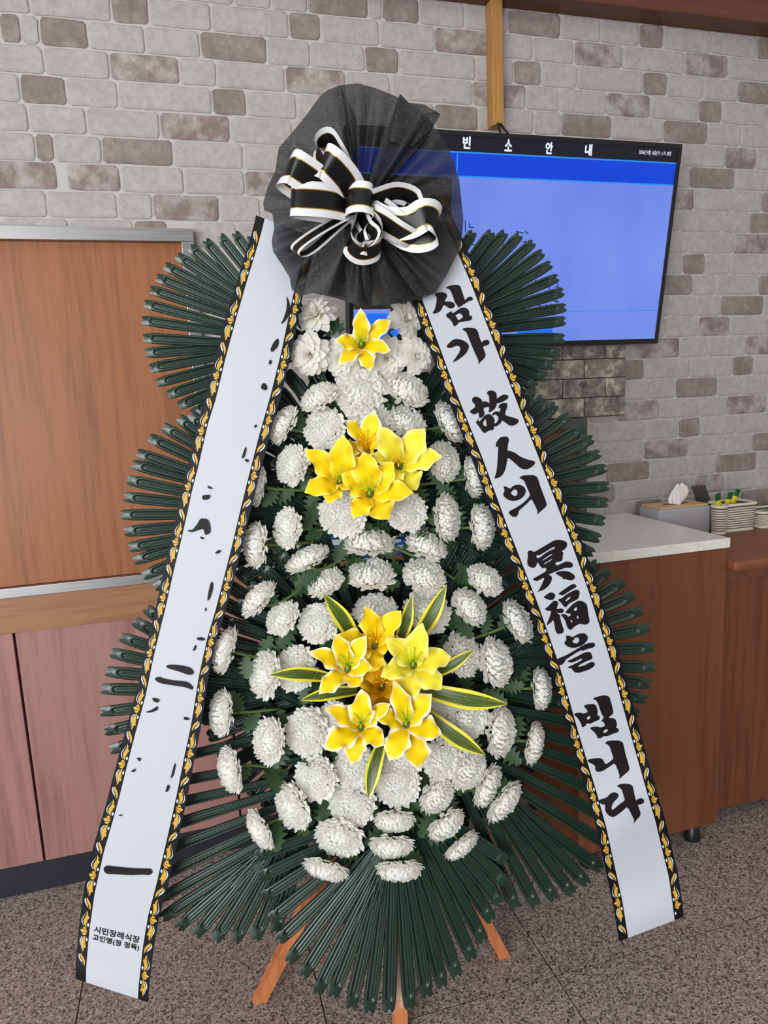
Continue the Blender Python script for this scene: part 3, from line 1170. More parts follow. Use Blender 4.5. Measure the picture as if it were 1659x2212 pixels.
T1L = [(539, 508, 56), (506, 502, 54), (474, 508, 52), (442, 518, 49), (409, 533, 41), (381, 551, 33), (355, 573, 27), (337, 598, 22), (323, 624, 18.5), (311, 655, 14.5), (305, 691, 9), (309, 730, 3), (313, 763, -3.5), (323, 796, -9.5), (338, 828, -15), (361, 854, -19), (384, 878, -24), (413, 895, -30), (445, 910, -38)]
T1R = [(1023, 500, 58), (1063, 500, 54), (1092, 501, 51), (1124, 507, 47), (1153, 523, 41), (1173, 545, 36), (1191, 570, 30), (1206, 599, 23), (1218, 630, 16), (1223, 664, 9.5), (1222, 693, 5.5), (1220, 731, 0), (1211, 762, -4), (1197, 791, -11), (1181, 817, -20), (1160, 837, -26), (1135, 855, -33)]
T2L = [(430, 880, 50), (411, 893, 46), (385, 901, 39), (350, 920, 29), (322, 944, 25), (295, 977, 18.5), (285, 1002, 14.5), (274, 1036, 11.5), (266, 1073, 5.5), (260, 1112, 0), (268, 1149, -5), (277, 1183, -10.5), (288, 1212, -18), (308, 1245, -24), (333, 1270, -30), (365, 1290, -38)]
T2R = [(1150, 842, 58), (1174, 856, 54), (1202, 873, 43), (1231, 897, 36), (1263, 921, 30), (1282, 947, 24), (1297, 979, 19), (1310, 1011, 12.5), (1316, 1050, 5), (1314, 1086, -2.5), (1307, 1126, -9), (1297, 1164, -16), (1283, 1196, -24), (1272, 1222, -30), (1250, 1250, -38)]
T3L = [(345, 1290, 45), (314, 1312, 38), (288, 1341, 27), (259, 1375, 18), (238, 1409, 12), (227, 1450, 6), (217, 1488, .5), (216, 1538, -6), (225, 1580, -12), (237, 1621, -19), (262, 1665, -14), (285, 1705, -10), (300, 1752, -13), (312, 1800, -17), (322, 1850, -21), (330, 1900, -25), (338, 1945, -29)]
T3R = [(1292, 1212, 50), (1317, 1229, 42), (1349, 1254, 32), (1372, 1284, 24), (1389, 1318, 17), (1403, 1355, 11), (1414, 1398, 3.5), (1416, 1441, -1.5), (1407, 1478, -7), (1398, 1512, -13), (1380, 1543, -22), (1375, 1590, -12), (1378, 1640, -14), (1372, 1690, -18), (1360, 1740, -23), (1345, 1785, -27), (1325, 1832, -31)]
T4BL = [(348, 1984, -33), (381, 2006, -41), (420, 2023, -50), (463, 2034, -58), (505, 2036, -63), (550, 2031, -68), (592, 2016, -72)]
T4BR = [(1300, 1878, -36), (1270, 1910, -45), (1238, 1932, -52), (1199, 1944, -57), (1159, 1958, -62), (1115, 1962, -66)]
T4F = [(551, 1850, -20), (560, 1895, -26), (565, 1940, -33), (583, 1987, -39), (601, 2032, -44), (621, 2079, -52), (652, 2110, -58), (684, 2146, -63.5), (717, 2155, -69), (757, 2179, -77), (797, 2188, -83), (840, 2186, -88.5), (885, 2179, -94), (923, 2155, -99), (956, 2133, -104), (988, 2110, -109), (1021, 2074, -114), (1046, 2034, -119), (1064, 1990, -124), (1082, 1951, -130), (1092, 1907, -137), (1094, 1860, -146)]
for par, lst, side, L0, off in ((T1, T1L, -1, 345, .0), (T1, T1R, 1, 345, .0), (T2, T2L, -1, 400, .010), (T2, T2R, 1, 395, .010), (T3, T3L, -1, 450, .016), (T3, T3R, 1, 450, .016)):
    for i, (x, y, an) in enumerate(lst):
        L = L0
        if an > 35:
            L = L0 * .80
        j = .004 * (i % 2)
        fan_leaf(par, (x, y), an + rnd.uniform(-.8, .8), L, off + j, -.004 + j, {345: 11.8, 400: 12.8, 395: 12.8, 450: 13.4}[L0] + rnd.uniform(-.5, .5), side, rnd.uniform(-.10, .10))
for i, (x, y, an) in enumerate(T4BL):
    fan_leaf(T4, (x, y), an, 470, .022 + .003 * (i % 2),  .0, 14.5, -1, rnd.uniform(-.08, .08))
for i, (x, y, an) in enumerate(T4BR):
    fan_leaf(T4, (x, y), an, 440, .022 + .003 * (i % 2), .0, 14.0, 1, rnd.uniform(-.08, .08))
for i, (x, y, an) in enumerate(T4F):
    L = 470 if 4 < i < 19 else 350
    fan_leaf(T4, (x, y), an, L, .040 + .004 * (i % 2), .012, 15.2, -1, rnd.uniform(-.08, .08))
# shorter inner leaves that close the middle of each tier
for par, cx, cy, r0, r1, n, off in ((T1, 784, 868, 90, 250, 26, -.004), (T2, 800, 1010, 110, 290, 30, -.008), (T3, 822, 1450, 150, 350, 44, -.006), (T2, 800, 1085, 150, 330, 50, -.022), (T3, 822, 1460, 200, 400, 60, -.024)):
    for k in range(n):
        a = 360.0 * k / n + 3
        ca, sa = cos(radians(a)), sin(radians(a))
        if par is T1 and sa < .12:
            continue
        if par is T2 and abs(ca) < .45 and sa > .4:
            continue
        if par is T3 and abs(ca) < .35 and sa < -.5:
            continue
        tip = (cx + r1 * ca, cy + r1 * sa * .92)
        d2 = (-ca, -sa)
        L = r1 - r0
        ang = math.degrees(atan2(d2[1], d2[0]))
        fan_leaf(par, tip, ang, L, off - .006 * (k % 2), off, 15, -1, rnd.uniform(-.2, .2))

# lattice pocket for the flower stems in the middle
m_ = MB()
for k in range(-7, 8):
    for s in (-1, 1):
        p0 = (820 + k * 16 - s * 45, 1082)
        p1 = (820 + k * 16 + s * 45, 1160)
        m_.tube([W(p0[0], p0[1], .012), W(p1[0], p1[1], .012)], .0012, 5)
m_.obj('lattice', MAT['fan'], ws)
m_ = MB()
m_.tube([W(720, 1162, .012), W(940, 1162, .012)], .003, 6)
m_.obj('lattice_bar', MAT['fan'], ws)

# clear wrapping with straw around the front leg
v, f = [], []
for i in range(15):
    s = i / 14
    p = W(862 - 6 * s, 1930 + 240 * s, -.012)
    for k in range(16):
        a = 2 * pi * k / 16
        r_ = .022 * (1 + .28 * sin(3 * a + 9 * s) + .2 * sin(5 * a - 14 * s) + rnd.uniform(-.08, .08))
        v.append(p + Vector((r_ * cos(a), r_ * sin(a) * .8, 0)))
for i in range(14):
    for k in range(16):
        f.append((i * 16 + k, i * 16 + (k + 1) % 16, i * 16 + 16 + (k + 1) % 16, i * 16 + 16 + k))
ob('clear_wrap', v, f, MAT['wrap'], ws)

# ================================================================== FLOWERS


def uv_strip(me, uvs):
    l = me.uv_layers.new(name='UVMap')
    for p in me.polygons:
        for li in p.loop_indices:
            l.data[li].uv = uvs[me.loops[li].vertex_index]


def petal_strip(path, wfun, up_hint, cup=0.0, na=3, t0=0.0, n=7):
    """path(t)->Vector, wfun(t)->half width; returns verts, faces, uvs"""
    v, f, uv = [], [], []
    for i in range(n):
        t_ = t0 + (1 - t0) * i / (n - 1)
        p = path(t_)
        tg = (path(min(1, t_ + .02)) - path(max(0, t_ - .02))).normalized()
        sd = up_hint.normalized()
        nr = tg.cross(sd).normalized()
        for j in range(na):
            q = -1 + 2 * j / (na - 1)
            v.append(p + sd * (wfun(t_) * q) + nr * (cup * wfun(t_) * (q * q)))
            uv.append((j / (na - 1), t_))
    for i in range(n - 1):
        for j in range(na - 1):
            f.append((i * na + j, i * na + j + 1, (i + 1) * na + j + 1, (i + 1) * na + j))
    return v, f, uv


def mum_mesh(seed, N=240, flat=.44, wid=.092):
    """incurved chrysanthemum head, unit radius, axis +Z"""
    r = random.Random(seed)
    V, Fc, UVs = [], [], []
    for i in range(N):
        s = (i + .5) / N
        ct = 1 - 1.25 * s
        th = math.acos(max(-1, min(1, ct)))
        th = th * (1 + r.uniform(-.03, .03))
        ph = i * 2.39996 + r.uniform(-.12, .12)
        rad = Vector((cos(ph), sin(ph), 0))
        R_ = 1.0 * (1 + r.uniform(-.07, .06))
        tip = rad * (R_ * sin(min(th, 1.62))) + Vector((0, 0, flat * cos(th) * R_))
        outer = th > 1.30
        if th < .55:
            tip = tip * r.uniform(.80, 1.0)
        base = rad * .10 + Vector((0, 0, -.24))
        mid = rad * (.93 * sin(min(1.57, th * .98 + .20)) * (1.10 if not outer else .92)) + Vector((0, 0, flat * cos(th + .22) * .9 - .04))
        if outer:
            tip += rad * r.uniform(0, .18) + Vector((0, 0, r.uniform(-.12, .12)))
        else:
            tip = tip * (1 + r.choice([0, 0, .05, .10])) - rad * (.05 * sin(th)) + Vector((0, 0, .03))
        side = Vector((-sin(ph), cos(ph), 0))
        side = (side + Vector((r.uniform(-.2, .2), r.uniform(-.2, .2), r.uniform(-.25, .25)))).normalized()

        def path(t_, a=base, b=mid, c=tip):
            return a * ((1 - t_) ** 2) + b * (2 * t_ * (1 - t_)) + c * (t_ * t_)
        wm = wid * (.72 + .42 * sin(th)) * r.uniform(.85, 1.15)

        def wf(t_, wm=wm):
            return wm * ((.55 + .45 * t_ / .7) if t_ < .7 else sqrt(max(.03, 1 - ((t_ - .7) / .31) ** 2)))
        v, f, uv = petal_strip(path, wf, side, -.40, 3, .42, 7)
        b0 = len(V)
        V += v
        Fc += [tuple(k + b0 for k in q) for q in f]
        UVs += uv
    # added white core, there only to whiten the dark gaps between petals
    b0, NN, MM = len(V), 20, 8
    for a in range(MM + 1):
        th = 2.0 * a / MM
        for k in range(NN):
            ph = 2 * pi * k / NN
            V.append(Vector((.64 * sin(th) * cos(ph), .64 * sin(th) * sin(ph), flat * .64 * cos(th))))
            UVs.append((.5, .75))
    for a in range(MM):
        for k in range(NN):
            Fc.append((b0 + a * NN + k, b0 + a * NN + (k + 1) % NN, b0 + (a + 1) * NN + (k + 1) % NN, b0 + (a + 1) * NN + k))
    me = mesh('petals', V, Fc, MAT['mum'], True)
    uv_strip(me, UVs)
    return me


MUMS = [mum_mesh(11), mum_mesh(12, 225, .46, .095), mum_mesh(13, 255, .42, .088), mum_mesh(14, 215, .50, .098), mum_mesh(15, 265, .40, .086)]
m_ = MB()
m_.lathe([(0, -.46), (.07, -.46), (.10, -.38), (.28, -.27), (.40, -.17), (.28, -.18), (0, -.22)], 14)
CALYX = m_.mesh('calyx', MAT['calyx'], True)


def mum_leaf_mesh(seed):
    r = random.Random(seed)
    n = 10
    pts = []
    for i in range(n + 1):
        s = i / n
        wv = .34 * sin(pi * min(1, s * .92 + .06)) ** .8
        pts.append((s, wv * (1.25 if i % 2 else .50)))
    V = [(s, 0, -.10 * s * s) for s, _ in pts] + [(s + .03, w_, .05 * w_ - .12 * s * s + .03) for s, w_ in pts] + [(s + .03, -w_, .05 * w_ - .12 * s * s + .03) for s, w_ in pts]
    Fc = []
    for i in range(n):
        Fc += [(i, i + 1, n + 2 + i, n + 1 + i), (i, 2 * n + 2 + i, 2 * n + 3 + i, i + 1)]
    return mesh('mum_leaf', V, Fc, MAT['leafgreen'], True)


MLEAF = [mum_leaf_mesh(s) for s in range(2)]


def frame(z, up=Vector((0, 0, 1))):
    z = z.normalized()
    x = up.cross(z)
    if x.length < 1e-3:
        x = Vector((1, 0, 0))
    x.normalize()
    y = z.cross(x)
    return x, y, z


def basis(p, x, y, z, s):
    return Matrix(((x.x * s, y.x * s, z.x * s, p.x), (x.y * s, y.y * s, z.y * s, p.y), (x.z * s, y.z * s, z.z * s, p.z), (0, 0, 0, 1)))


# x, y, radius px, facing direction in the picture (deg, 0 = right, 90 = up), tilt away from the viewer, depth
MUM = [
    (685, 855, 43, 125, 52, .055), (778, 843, 55, 90, 22, .06), (880, 838, 50, 60, 50, .055),
    (608, 915, 45, 150, 62, .05), (700, 925, 44, 135, 22, .06), (795, 908, 44, 90, 22, .06), (880, 907, 43, 60, 40, .055), (975, 910, 46, 30, 58, .05),
    (628, 1003, 44, 165, 38, .055), (963, 995, 44, 15, 40, .055), (1027, 1030, 44, 10, 62, .045), (553, 1050, 42, 170, 72, .04),
    (617, 1140, 44, 175, 46, .055), (740, 1110, 50, 200, 8, .065), (880, 1107, 42, 0, 8, .06), (970, 1118, 50, 5, 54, .055), (1045, 1137, 49, 5, 58, .05),
    (548, 1178, 49, 180, 60, .045), (798, 1167, 54, 90, 58, .06), (662, 1203, 48, 118, 62, .055), (922, 1174, 46, 68, 52, .055),
    (700, 1255, 40, 120, 42, .055), (803, 1236, 49, 90, 44, .06), (918, 1240, 47, 65, 38, .06), (1050, 1250, 41, 48, 44, .05),
    (555, 1290, 45, 140, 60, .05), (607, 1333, 40, 145, 38, .055), (685, 1345, 43, 150, 22, .06), (812, 1317, 47, 90, 34, .06), (925, 1318, 50, 45, 28, .06), (1017, 1307, 44, 38, 46, .055), (1122, 1340, 48, 25, 56, .045),
    (483, 1403, 49, 165, 68, .045), (567, 1457, 51, 178, 48, .055), (635, 1442, 48, 170, 28, .06), (1003, 1412, 48, 10, 38, .055), (1076, 1430, 51, 8, 46, .05), (1172, 1487, 44, 0, 66, .04),
    (475, 1540, 47, 180, 58, .045), (1015, 1550, 46, 350, 30, .06), (1086, 1580, 52, 352, 54, .05), (577, 1600, 48, 185, 44, .055), (662, 1580, 49, 190, 22, .06), (722, 1553, 36, 200, 10, .055), (948, 1520, 34, 0, 15, .05),
    (1158, 1607, 43, 345, 66, .04), (493, 1664, 49, 198, 62, .045), (680, 1682, 47, 215, 28, .06), (766, 1655, 46, 240, 12, .06), (858, 1695, 48, 270, 18, .065), (868, 1640, 42, 280, 8, .055), (957, 1640, 44, 320, 20, .06), (1017, 1665, 44, 325, 40, .055), (1058, 1700, 47, 330, 62, .05),
    (628, 1745, 51, 212, 50, .055), (760, 1740, 51, 250, 30, .065), (948, 1720, 44, 315, 46, .06), (1093, 1735, 50, 318, 66, .05),
    (852, 1776, 43, 270, 58, .065), (558, 1795, 44, 215, 66, .05), (732, 1814, 52, 255, 44, .065), (968, 1785, 44, 305, 58, .06), (846, 1832, 47, 270, 62, .06), (1000, 1830, 41, 305, 72, .055),
    (702, 1882, 48, 255, 74, .06), (863, 1884, 49, 272, 76, .06)]
hubs = [(790, 880), (800, 1040), (815, 1120), (820, 1470), (845, 1640)]


def colname(x, y):
    ax = 790 + (y - 850) * .06
    h_ = 90 + (y - 800) * .16
    d = (x - ax) / h_
    if d < -1.35:
        return 'nearest the left ribbon'
    if d < -.45:
        return 'left of the middle'
    if d <= .45:
        return 'down the middle'
    if d <= 1.35:
        return 'right of the middle'
    return 'nearest the right ribbon'


ORD = ['topmost', 'second from top', 'third from top', 'fourth from top', 'fifth from top', 'sixth from top', 'seventh from top', 'eighth from top', 'ninth from top', 'tenth from top', 'eleventh from top', 'twelfth from top', 'thirteenth from top', 'fourteenth from top', 'fifteenth from top', 'sixteenth from top', 'seventeenth from top', 'eighteenth from top', 'nineteenth from top']
cnt = {}
for i, q in enumerate(MUM):
    cnt.setdefault(colname(q[0], q[1]), []).append((q[1], i))
MLAB = {}
for k_, lst in cnt.items():
    for n_, (_, i) in enumerate(sorted(lst)):
        MLAB[i] = (k_, ORD[n_])


def facing(dirdeg, tilt):
    return lambda p: None


def mum_face(tilt):
    return 'facing front' if tilt < 25 else None


def dirname(dg, tilt):
    if tilt < 26:
        return 'facing forward'
    dg %= 360
    return 'facing ' + ['right', 'up and right', 'upward', 'up and left', 'left', 'down and left', 'downward', 'down and right'][int(((dg + 22.5) % 360) // 45)]


def aim(p, dg, tilt):
    to = (CAMP - p).normalized()
    a = radians(dg)
    lat = RT * cos(a) + UP * sin(a)
    lat = (lat - to * lat.dot(to)).normalized()
    return (to * cos(radians(tilt)) + lat * sin(radians(tilt))).normalized()


for i, (x, y, rp, dg, tl, off) in enumerate(MUM):
    p = W(x, y, off)
    dist = (p - CAMP).dot(FW)
    R_ = rp * dist * MPP * .97
    if tl > 30:
        tl = min(80, tl * 1.14 + 3)
    z = aim(p, dg, tl)
    p = p - z * (R_ * .10)
    xa, ya, za = frame(z)
    sp = rnd.uniform(0, 2 * pi)
    x2, y2 = xa * cos(sp) + ya * sin(sp), ya * cos(sp) - xa * sin(sp)
    col_, od = MLAB[i]
    th = thing('chrysanthemum', p, 'white chrysanthemum %s, %s of those %s' % (dirname(dg, tl), od, col_), 'flower', 'white chrysanthemums on the wreath')
    k = (0 if tl < 30 else rnd.choice([1, 3])) if tl < 50 else rnd.choice([1, 3, 0])
    if tl < 30:
        k = rnd.choice([0, 2, 4])
    M4 = basis(p, x2, y2, za, R_)
    o = link('petals', MUMS[k], th, M4)
    o['kind'] = 'stuff'
    link('calyx', CALYX, th, M4)
    # stem: back to the pocket in the middle of its tier
    hx, hy = min(hubs, key=lambda h_: (h_[1] - y) ** 2 + .15 * (h_[0] - x) ** 2)
    L = min(130.0, 40 + .5 * abs(hx - x))
    dx, dy = hx - x, (hy - y) * .7 + 25
    dl = max(1, sqrt(dx * dx + dy * dy))
    q1 = W(x + dx / dl * L, y + dy / dl * L, .012)
    st = p - za * (R_ * .42)
    mid = st - za * .03
    m_ = MB()
    pts = []
    for j in range(7):
        s = j / 6
        pts.append(st * (1 - s) ** 2 + mid * (2 * s * (1 - s)) + q1 * (s * s))
    m_.tube(pts, [.0032] * 7, 6)
    m_.obj('stem', MAT['stem'], th, True)
    for j in range(3 if tl > 30 else 2):
        s = pts[2 + 2 * j] if j < 3 else pts[5]
        dr = aim(s, dg + rnd.uniform(-110, 110), rnd.uniform(55, 95))
        nx = dr
        nz = (CAMP - s).normalized() + Vector((rnd.uniform(-.5, .5), 0, rnd.uniform(-.3, .6)))
        ny = nz.cross(nx).normalized()
        nz = nx.cross(ny)
        link('leaf', MLEAF[j % 2], th, basis(s, nx, ny, nz, rnd.uniform(.040, .062)))

# ---- silk flowers at the top: every petal a piece


def silk_petal_mesh(k):
    wv, cup, curl = [(.20, .5, .35), (.23, .35, .10), (.25, .2, -.12)][k]

    def path(t_):
        return Vector((t_, 0, .22 * t_ * (1 - t_) * 2 + curl * t_ * t_))

    def wf(t_):
        return wv * ((.30 + .70 * t_ / .62) if t_ < .62 else sqrt(max(.02, 1 - ((t_ - .62) / .39) ** 2)))
    v, f, uv = petal_strip(path, wf, Vector((0, 1, 0)), cup, 5, 0.0, 8)
    me = mesh('petal', v, f, MAT['silk'], True)
    uv_strip(me, uv)
    return me


SILK = [silk_petal_mesh(k) for k in range(3)]
SL = [(683, 680, 50, 120, 52, .05, 'facing up and left, under the left edge of the black net'), (877, 690, 47, 35, 48, .05, 'facing up and right, under the right edge of the black net'),
      (668, 766, 50, 190, 14, .06, 'leftmost in the row level with the single lily'), (738, 774, 50, 200, 12, .05, 'partly hidden behind the left side of the single lily'),
      (835, 774, 50, 330, 14, .05, 'partly hidden behind the right side of the single lily'), (898, 770, 46, 0, 28, .055, 'rightmost in the row level with the single lily')]
for x, y, rp, dg, tl, off, lb in SL:
    p = W(x, y, off)
    R_ = rp * (p - CAMP).dot(FW) * MPP
    z = aim(p, dg, tl)
    xa, ya, za = frame(z)
    p = p - z * R_ * .2
    th = thing('silk_dahlia', p, 'white silk flower ' + lb, 'flower', 'white silk flowers at the top')
    N = 54
    for i in range(N):
        s = (i + .5) / N
        el = radians(82 - 84 * s ** .75)
        az = i * 2.39996 + rnd.uniform(-.1, .1)
        ln = (.42 + .58 * s ** .6) * rnd.uniform(.92, 1.06)
        k = 0 if s < .3 else (1 if s < .65 else 2)
        d = xa * (cos(az) * cos(el)) + ya * (sin(az) * cos(el)) + za * sin(el)
        sdv = (ya * cos(az) - xa * sin(az))
        sdv = (sdv + d.cross(sdv) * rnd.uniform(-.15, .15)).normalized()
        nv = d.cross(sdv)
        pb = p + za * (R_ * .10 * (1 - s))
        link('petal', SILK[k], th, basis(pb, d, sdv, nv, R_ * ln))
    m_ = MB()
    m_.tube([p - za * .004, p - za * .05, W(x + (785 - x) * .3, y + 40, .0)], .003, 6)
    m_.obj('stem', MAT['stem'], th, True)
m_ = MB()
for (bx, by, ang, ln) in ((752, 722, 200, 40),):
    pass
p = W(745, 712, .03)
o = link('silk_leaf', MLEAF[0], None, basis(p, (RT * -.9 + UP * .3).normalized(), (UP * .9 + RT * .3).normalized(), -FW, .055))
tag(o, 'dark green leaf behind the single yellow lily', 'leaf')

# ---- lilies: six tepals each


def lily(center, tips, off, mat, stam, label, R0, lift=.03, sdir=(90, 22), cup=.16):
    c = W(center[0], center[1], off)
    th = thing('lily', c, label, 'flower', 'yellow lilies on the wreath')
    n0 = aim(c, *sdir)
    for i, tp in enumerate(tips):
        wpx = tp[2] if len(tp) > 2 else R0 * .32
        wpx *= 1.13
        lf = tp[3] if len(tp) > 3 else lift
        pe = W(tp[0], tp[1], off + lf - .012 * (i % 2))
        ax = pe - c
        ln = ax.length
        d = ax / ln
        sd = d.cross(n0).normalized()
        nr = sd.cross(d).normalized()
        wm = wpx * (pe - CAMP).dot(FW) * MPP
        ph = rnd.uniform(0, 6)
        wav = rnd.uniform(.22, .38)
        v, f, uv = [], [], []
        NA, NL = 9, 22
        for a in range(NL):
            t_ = a / (NL - 1)
            arch = .22 * ln * sin(pi * min(1, t_ * .9)) * .8 - .34 * ln * t_ ** 3
            q = c - n0 * (.020 * (1 - t_)) + d * (ln * t_) + nr * (arch * .6)
            if t_ < .52:
                wv = wm * (.20 + .80 * sin(pi / 2 * t_ / .52))
            else:
                wv = wm * max(.03, 1 - ((t_ - .52) / .48) ** 2.3)
            for b in range(NA):
                s = -1 + 2 * b / (NA - 1)
                ruf = wav * wv * sin(15 * t_ + ph + (1.7 if s > 0 else 0)) * s * s * min(1, t_ * 1.8)
                v.append(q + sd * (wv * s * (1 + .11 * sin(17 * t_ + ph * 2 + (2 if s > 0 else 0)) * abs(s))) + nr * (cup * wv * s * s * (1 - t_ * 1.1) + ruf - .06 * wv * math.exp(-(s * 5) ** 2)))
                uv.append((b / (NA - 1), t_))
        for a in range(NL - 1):
            for b in range(NA - 1):
                f.append((a * NA + b, a * NA + b + 1, (a + 1) * NA + b + 1, (a + 1) * NA + b))
        me = mesh('petal', v, f, MAT[mat], True)
        uv_strip(me, uv)
        link('petal', me, th)
    xa, ya, za = frame(n0)
    for i in range(6):
        a = i * pi / 3 + .4
        m_ = MB()
        dr = xa * cos(a) + ya * sin(a)
        L = R0 * 1.3 * MPP * .48
        pts = [c - za * .012, c + za * (L * .5) + dr * (L * .12), c + za * (L * .85) + dr * (L * .34), c + za * (L * .95) + dr * (L * .52)]
        m_.tube(pts, [.0013, .0012, .001, .0016], 5)
        m_.obj('stamen', MAT[stam], th, True)
    m_ = MB()
    m_.lathe([(0, -.008), (.007, -.006), (.006, .004), (0, .008)], 10)
    A = basis(c - za * .008, xa, ya, za, 1.0)
    mm = MB()
    mm.add([A @ Vector(q) for q in m_.v], m_.f)
    mm.obj('throat', MAT['stem'], th, True)
    m_ = MB()
    m_.tube([c - za * .018, c - za * .05, W(center[0] + 6, center[1] + 60, .005)], .0035, 6)
    m_.obj('stem', MAT['stem'], th, True)


lily((781, 740), [(779, 670, 17), (842, 688, 17), (840, 752, 17), (800, 797, 17), (735, 781, 16), (729, 733, 18)], .085, 'lily_rim', 'stamen', 'single white-edged yellow lily at the top under the black net', 70)
lily((792, 968), [(757, 906, 24), (806, 889, 23), (838, 940, 22), (815, 1000, 18), (768, 1000, 18), (745, 958, 22)], .085, 'lily_rim', 'stamen_y', 'topmost yellow lily of the cluster of four, with pale upright petals', 80, .03, (90, 45))
lily((735, 1035), [(741, 945, 26), (666, 969, 22), (662, 1057, 24), (706, 1083, 18), (752, 1052, 16), (786, 988, 24)], .105, 'lily_gold', 'stamen', 'leftmost yellow lily of the cluster of four', 78)
lily((862, 1002), [(826, 925, 25), (914, 925, 28), (951, 980, 24), (901, 1056, 26), (846, 1038, 20), (812, 978, 20)], .11, 'lily_lemon', 'stamen_y', 'rightmost pale lemon lily of the cluster of four', 85)
lily((799, 1062), [(788, 982, 28), (846, 998, 26), (890, 1058, 22), (840, 1119, 27), (765, 1113, 22), (744, 1022, 26)], .125, 'lily_gold', 'stamen', 'lowest yellow lily of the cluster of four', 86)
lily((810, 1388), [(795, 1316, 24), (860, 1320, 24), (872, 1390, 20), (796, 1451, 28), (752, 1420, 18), (733, 1366, 18)], .10, 'lily_gold', 'stamen_y', 'topmost golden lily of the large bottom cluster', 78, .03, (80, 30))
lily((825, 1478), [(800, 1425, 22), (862, 1432, 20), (862, 1495, 20), (828, 1540, 22), (775, 1512, 20), (770, 1465, 20)], .085, 'lily_orange', 'stamen_y', 'darker orange-yellow lily deep in the bottom cluster', 66)
lily((751, 1440), [(728, 1374, 20), (786, 1376, 19), (800, 1440, 20), (776, 1482, 20), (690, 1494, 20), (676, 1404, 19)], .12, 'lily_rim', 'stamen', 'white-edged yellow lily at the left of the bottom cluster', 78)
lily((893, 1432), [(909, 1354, 24), (972, 1414, 25), (956, 1486, 24), (880, 1511, 25), (827, 1455, 22), (842, 1380, 23)], .125, 'lily_lemon', 'stamen', 'pale lemon lily at the right of the bottom cluster', 82)
lily((780, 1566), [(781, 1499, 25), (837, 1519, 17), (828, 1606, 22), (757, 1652, 20), (702, 1612, 25), (711, 1527, 21)], .125, 'lily_rim', 'stamen', 'lowest left white-edged lily of the bottom cluster', 80)
lily((878, 1560), [(856, 1480, 21), (926, 1500, 24), (954, 1582, 24), (913, 1662, 27), (840, 1640, 25), (818, 1545, 21)], .13, 'lily_rim', 'stamen', 'lowest right white-edged lily of the bottom cluster', 86)

# ---- variegated leaves around the bottom cluster
SLV = [((770, 1390), (698, 1282), 19, 'pointing up and left'), ((858, 1395), (890, 1286), 15, 'pointing straight up'), ((892, 1390), (965, 1262), 18, 'pointing up and right'),
       ((925, 1462), (1026, 1402), 13, 'short one pointing right'), ((905, 1486), (1096, 1521), 21, 'long one pointing right'), ((912, 1535), (1049, 1631), 19, 'pointing down and right'),
       ((826, 1600), (795, 1726), 17, 'pointing straight down'), ((712, 1463), (582, 1458), 16, 'upper one pointing left'), ((772, 1492), (649, 1513), 15, 'lower one pointing left')]
for (b0, t0_, hw, lb) in SLV:
    pb, pt = W(b0[0], b0[1], .07), W(t0_[0], t0_[1], .10)
    d = (pt - pb)
    ln = d.length
    d /= ln
    n0 = (CAMP - pb).normalized()
    sd = d.cross(n0).normalized()
    nr = sd.cross(d)
    wm = hw * (pt - CAMP).dot(FW) * MPP
    v, f, uv = [], [], []
    NA, NL = 7, 14
    for a in range(NL):
        t_ = a / (NL - 1)
        wv = wm * (.62 + .38 * sin(pi * min(.5, t_ * .9))) if t_ < .5 else wm * max(.02, 1 - ((t_ - .5) / .5) ** 1.9)
        q = pb + d * (ln * t_) + nr * (.10 * ln * sin(pi * t_)) + sd * (.03 * ln * sin(pi * t_))
        for b in range(NA):
            s = -1 + 2 * b / (NA - 1)
            v.append(q + sd * (wv * s) - nr * (.25 * wv * (1 - s * s)))
            uv.append((b / (NA - 1), t_))
    for a in range(NL - 1):
        for b in range(NA - 1):
            f.append((a * NA + b, a * NA + b + 1, (a + 1) * NA + b + 1, (a + 1) * NA + b))
    me = mesh('striped_leaf', v, f, MAT['striped'], True)
    uv_strip(me, uv)
    o = link('striped_leaf', me)
    tag(o, 'green and yellow striped leaf behind the bottom lilies, ' + lb, 'leaf', 'striped leaves around the bottom lilies')
# ================================================================== PRINTED RIBBONS
R0 = [(455, 820), (645, 888), (849, 962), (999, 1022), (1146, 1075), (1312, 1141), (1447, 1189), (1595, 1231), (1724, 1271), (1795, 1290), (1862, 1304), (1958, 1325), (2040, 1338)]
R1 = [(455, 972), (600, 1036), (1140, 1247), (1275, 1294), (1417, 1338), (1601, 1388), (1690, 1413), (1767, 1436), (1830, 1451), (1886, 1465), (1985, 1478)]
L0 = [(465, 553), (484, 549), (523, 538), (606, 512), (681, 489.5), (762, 467), (856, 445), (908, 428), (995, 409), (1053, 394), (1096, 385), (1164, 370), (1217, 357), (1320, 335), (1404, 314), (1493, 295), (1570, 273), (1640, 254), (1737, 229), (1834, 200), (1917, 182), (2000, 170.5), (2084, 163.6), (2114, 163.6)]
L1 = [(490, 690), (648, 652), (767, 629), (856, 607), (925, 587), (1024, 561), (1113, 539), (1185, 522), (1255, 504), (1320, 487), (1389, 466), (1469, 449), (1577, 433), (1640, 420), (1715, 406), (1820, 384), (1917, 362), (1986, 343), (2056, 331), (2139, 321.6), (2165, 320)]


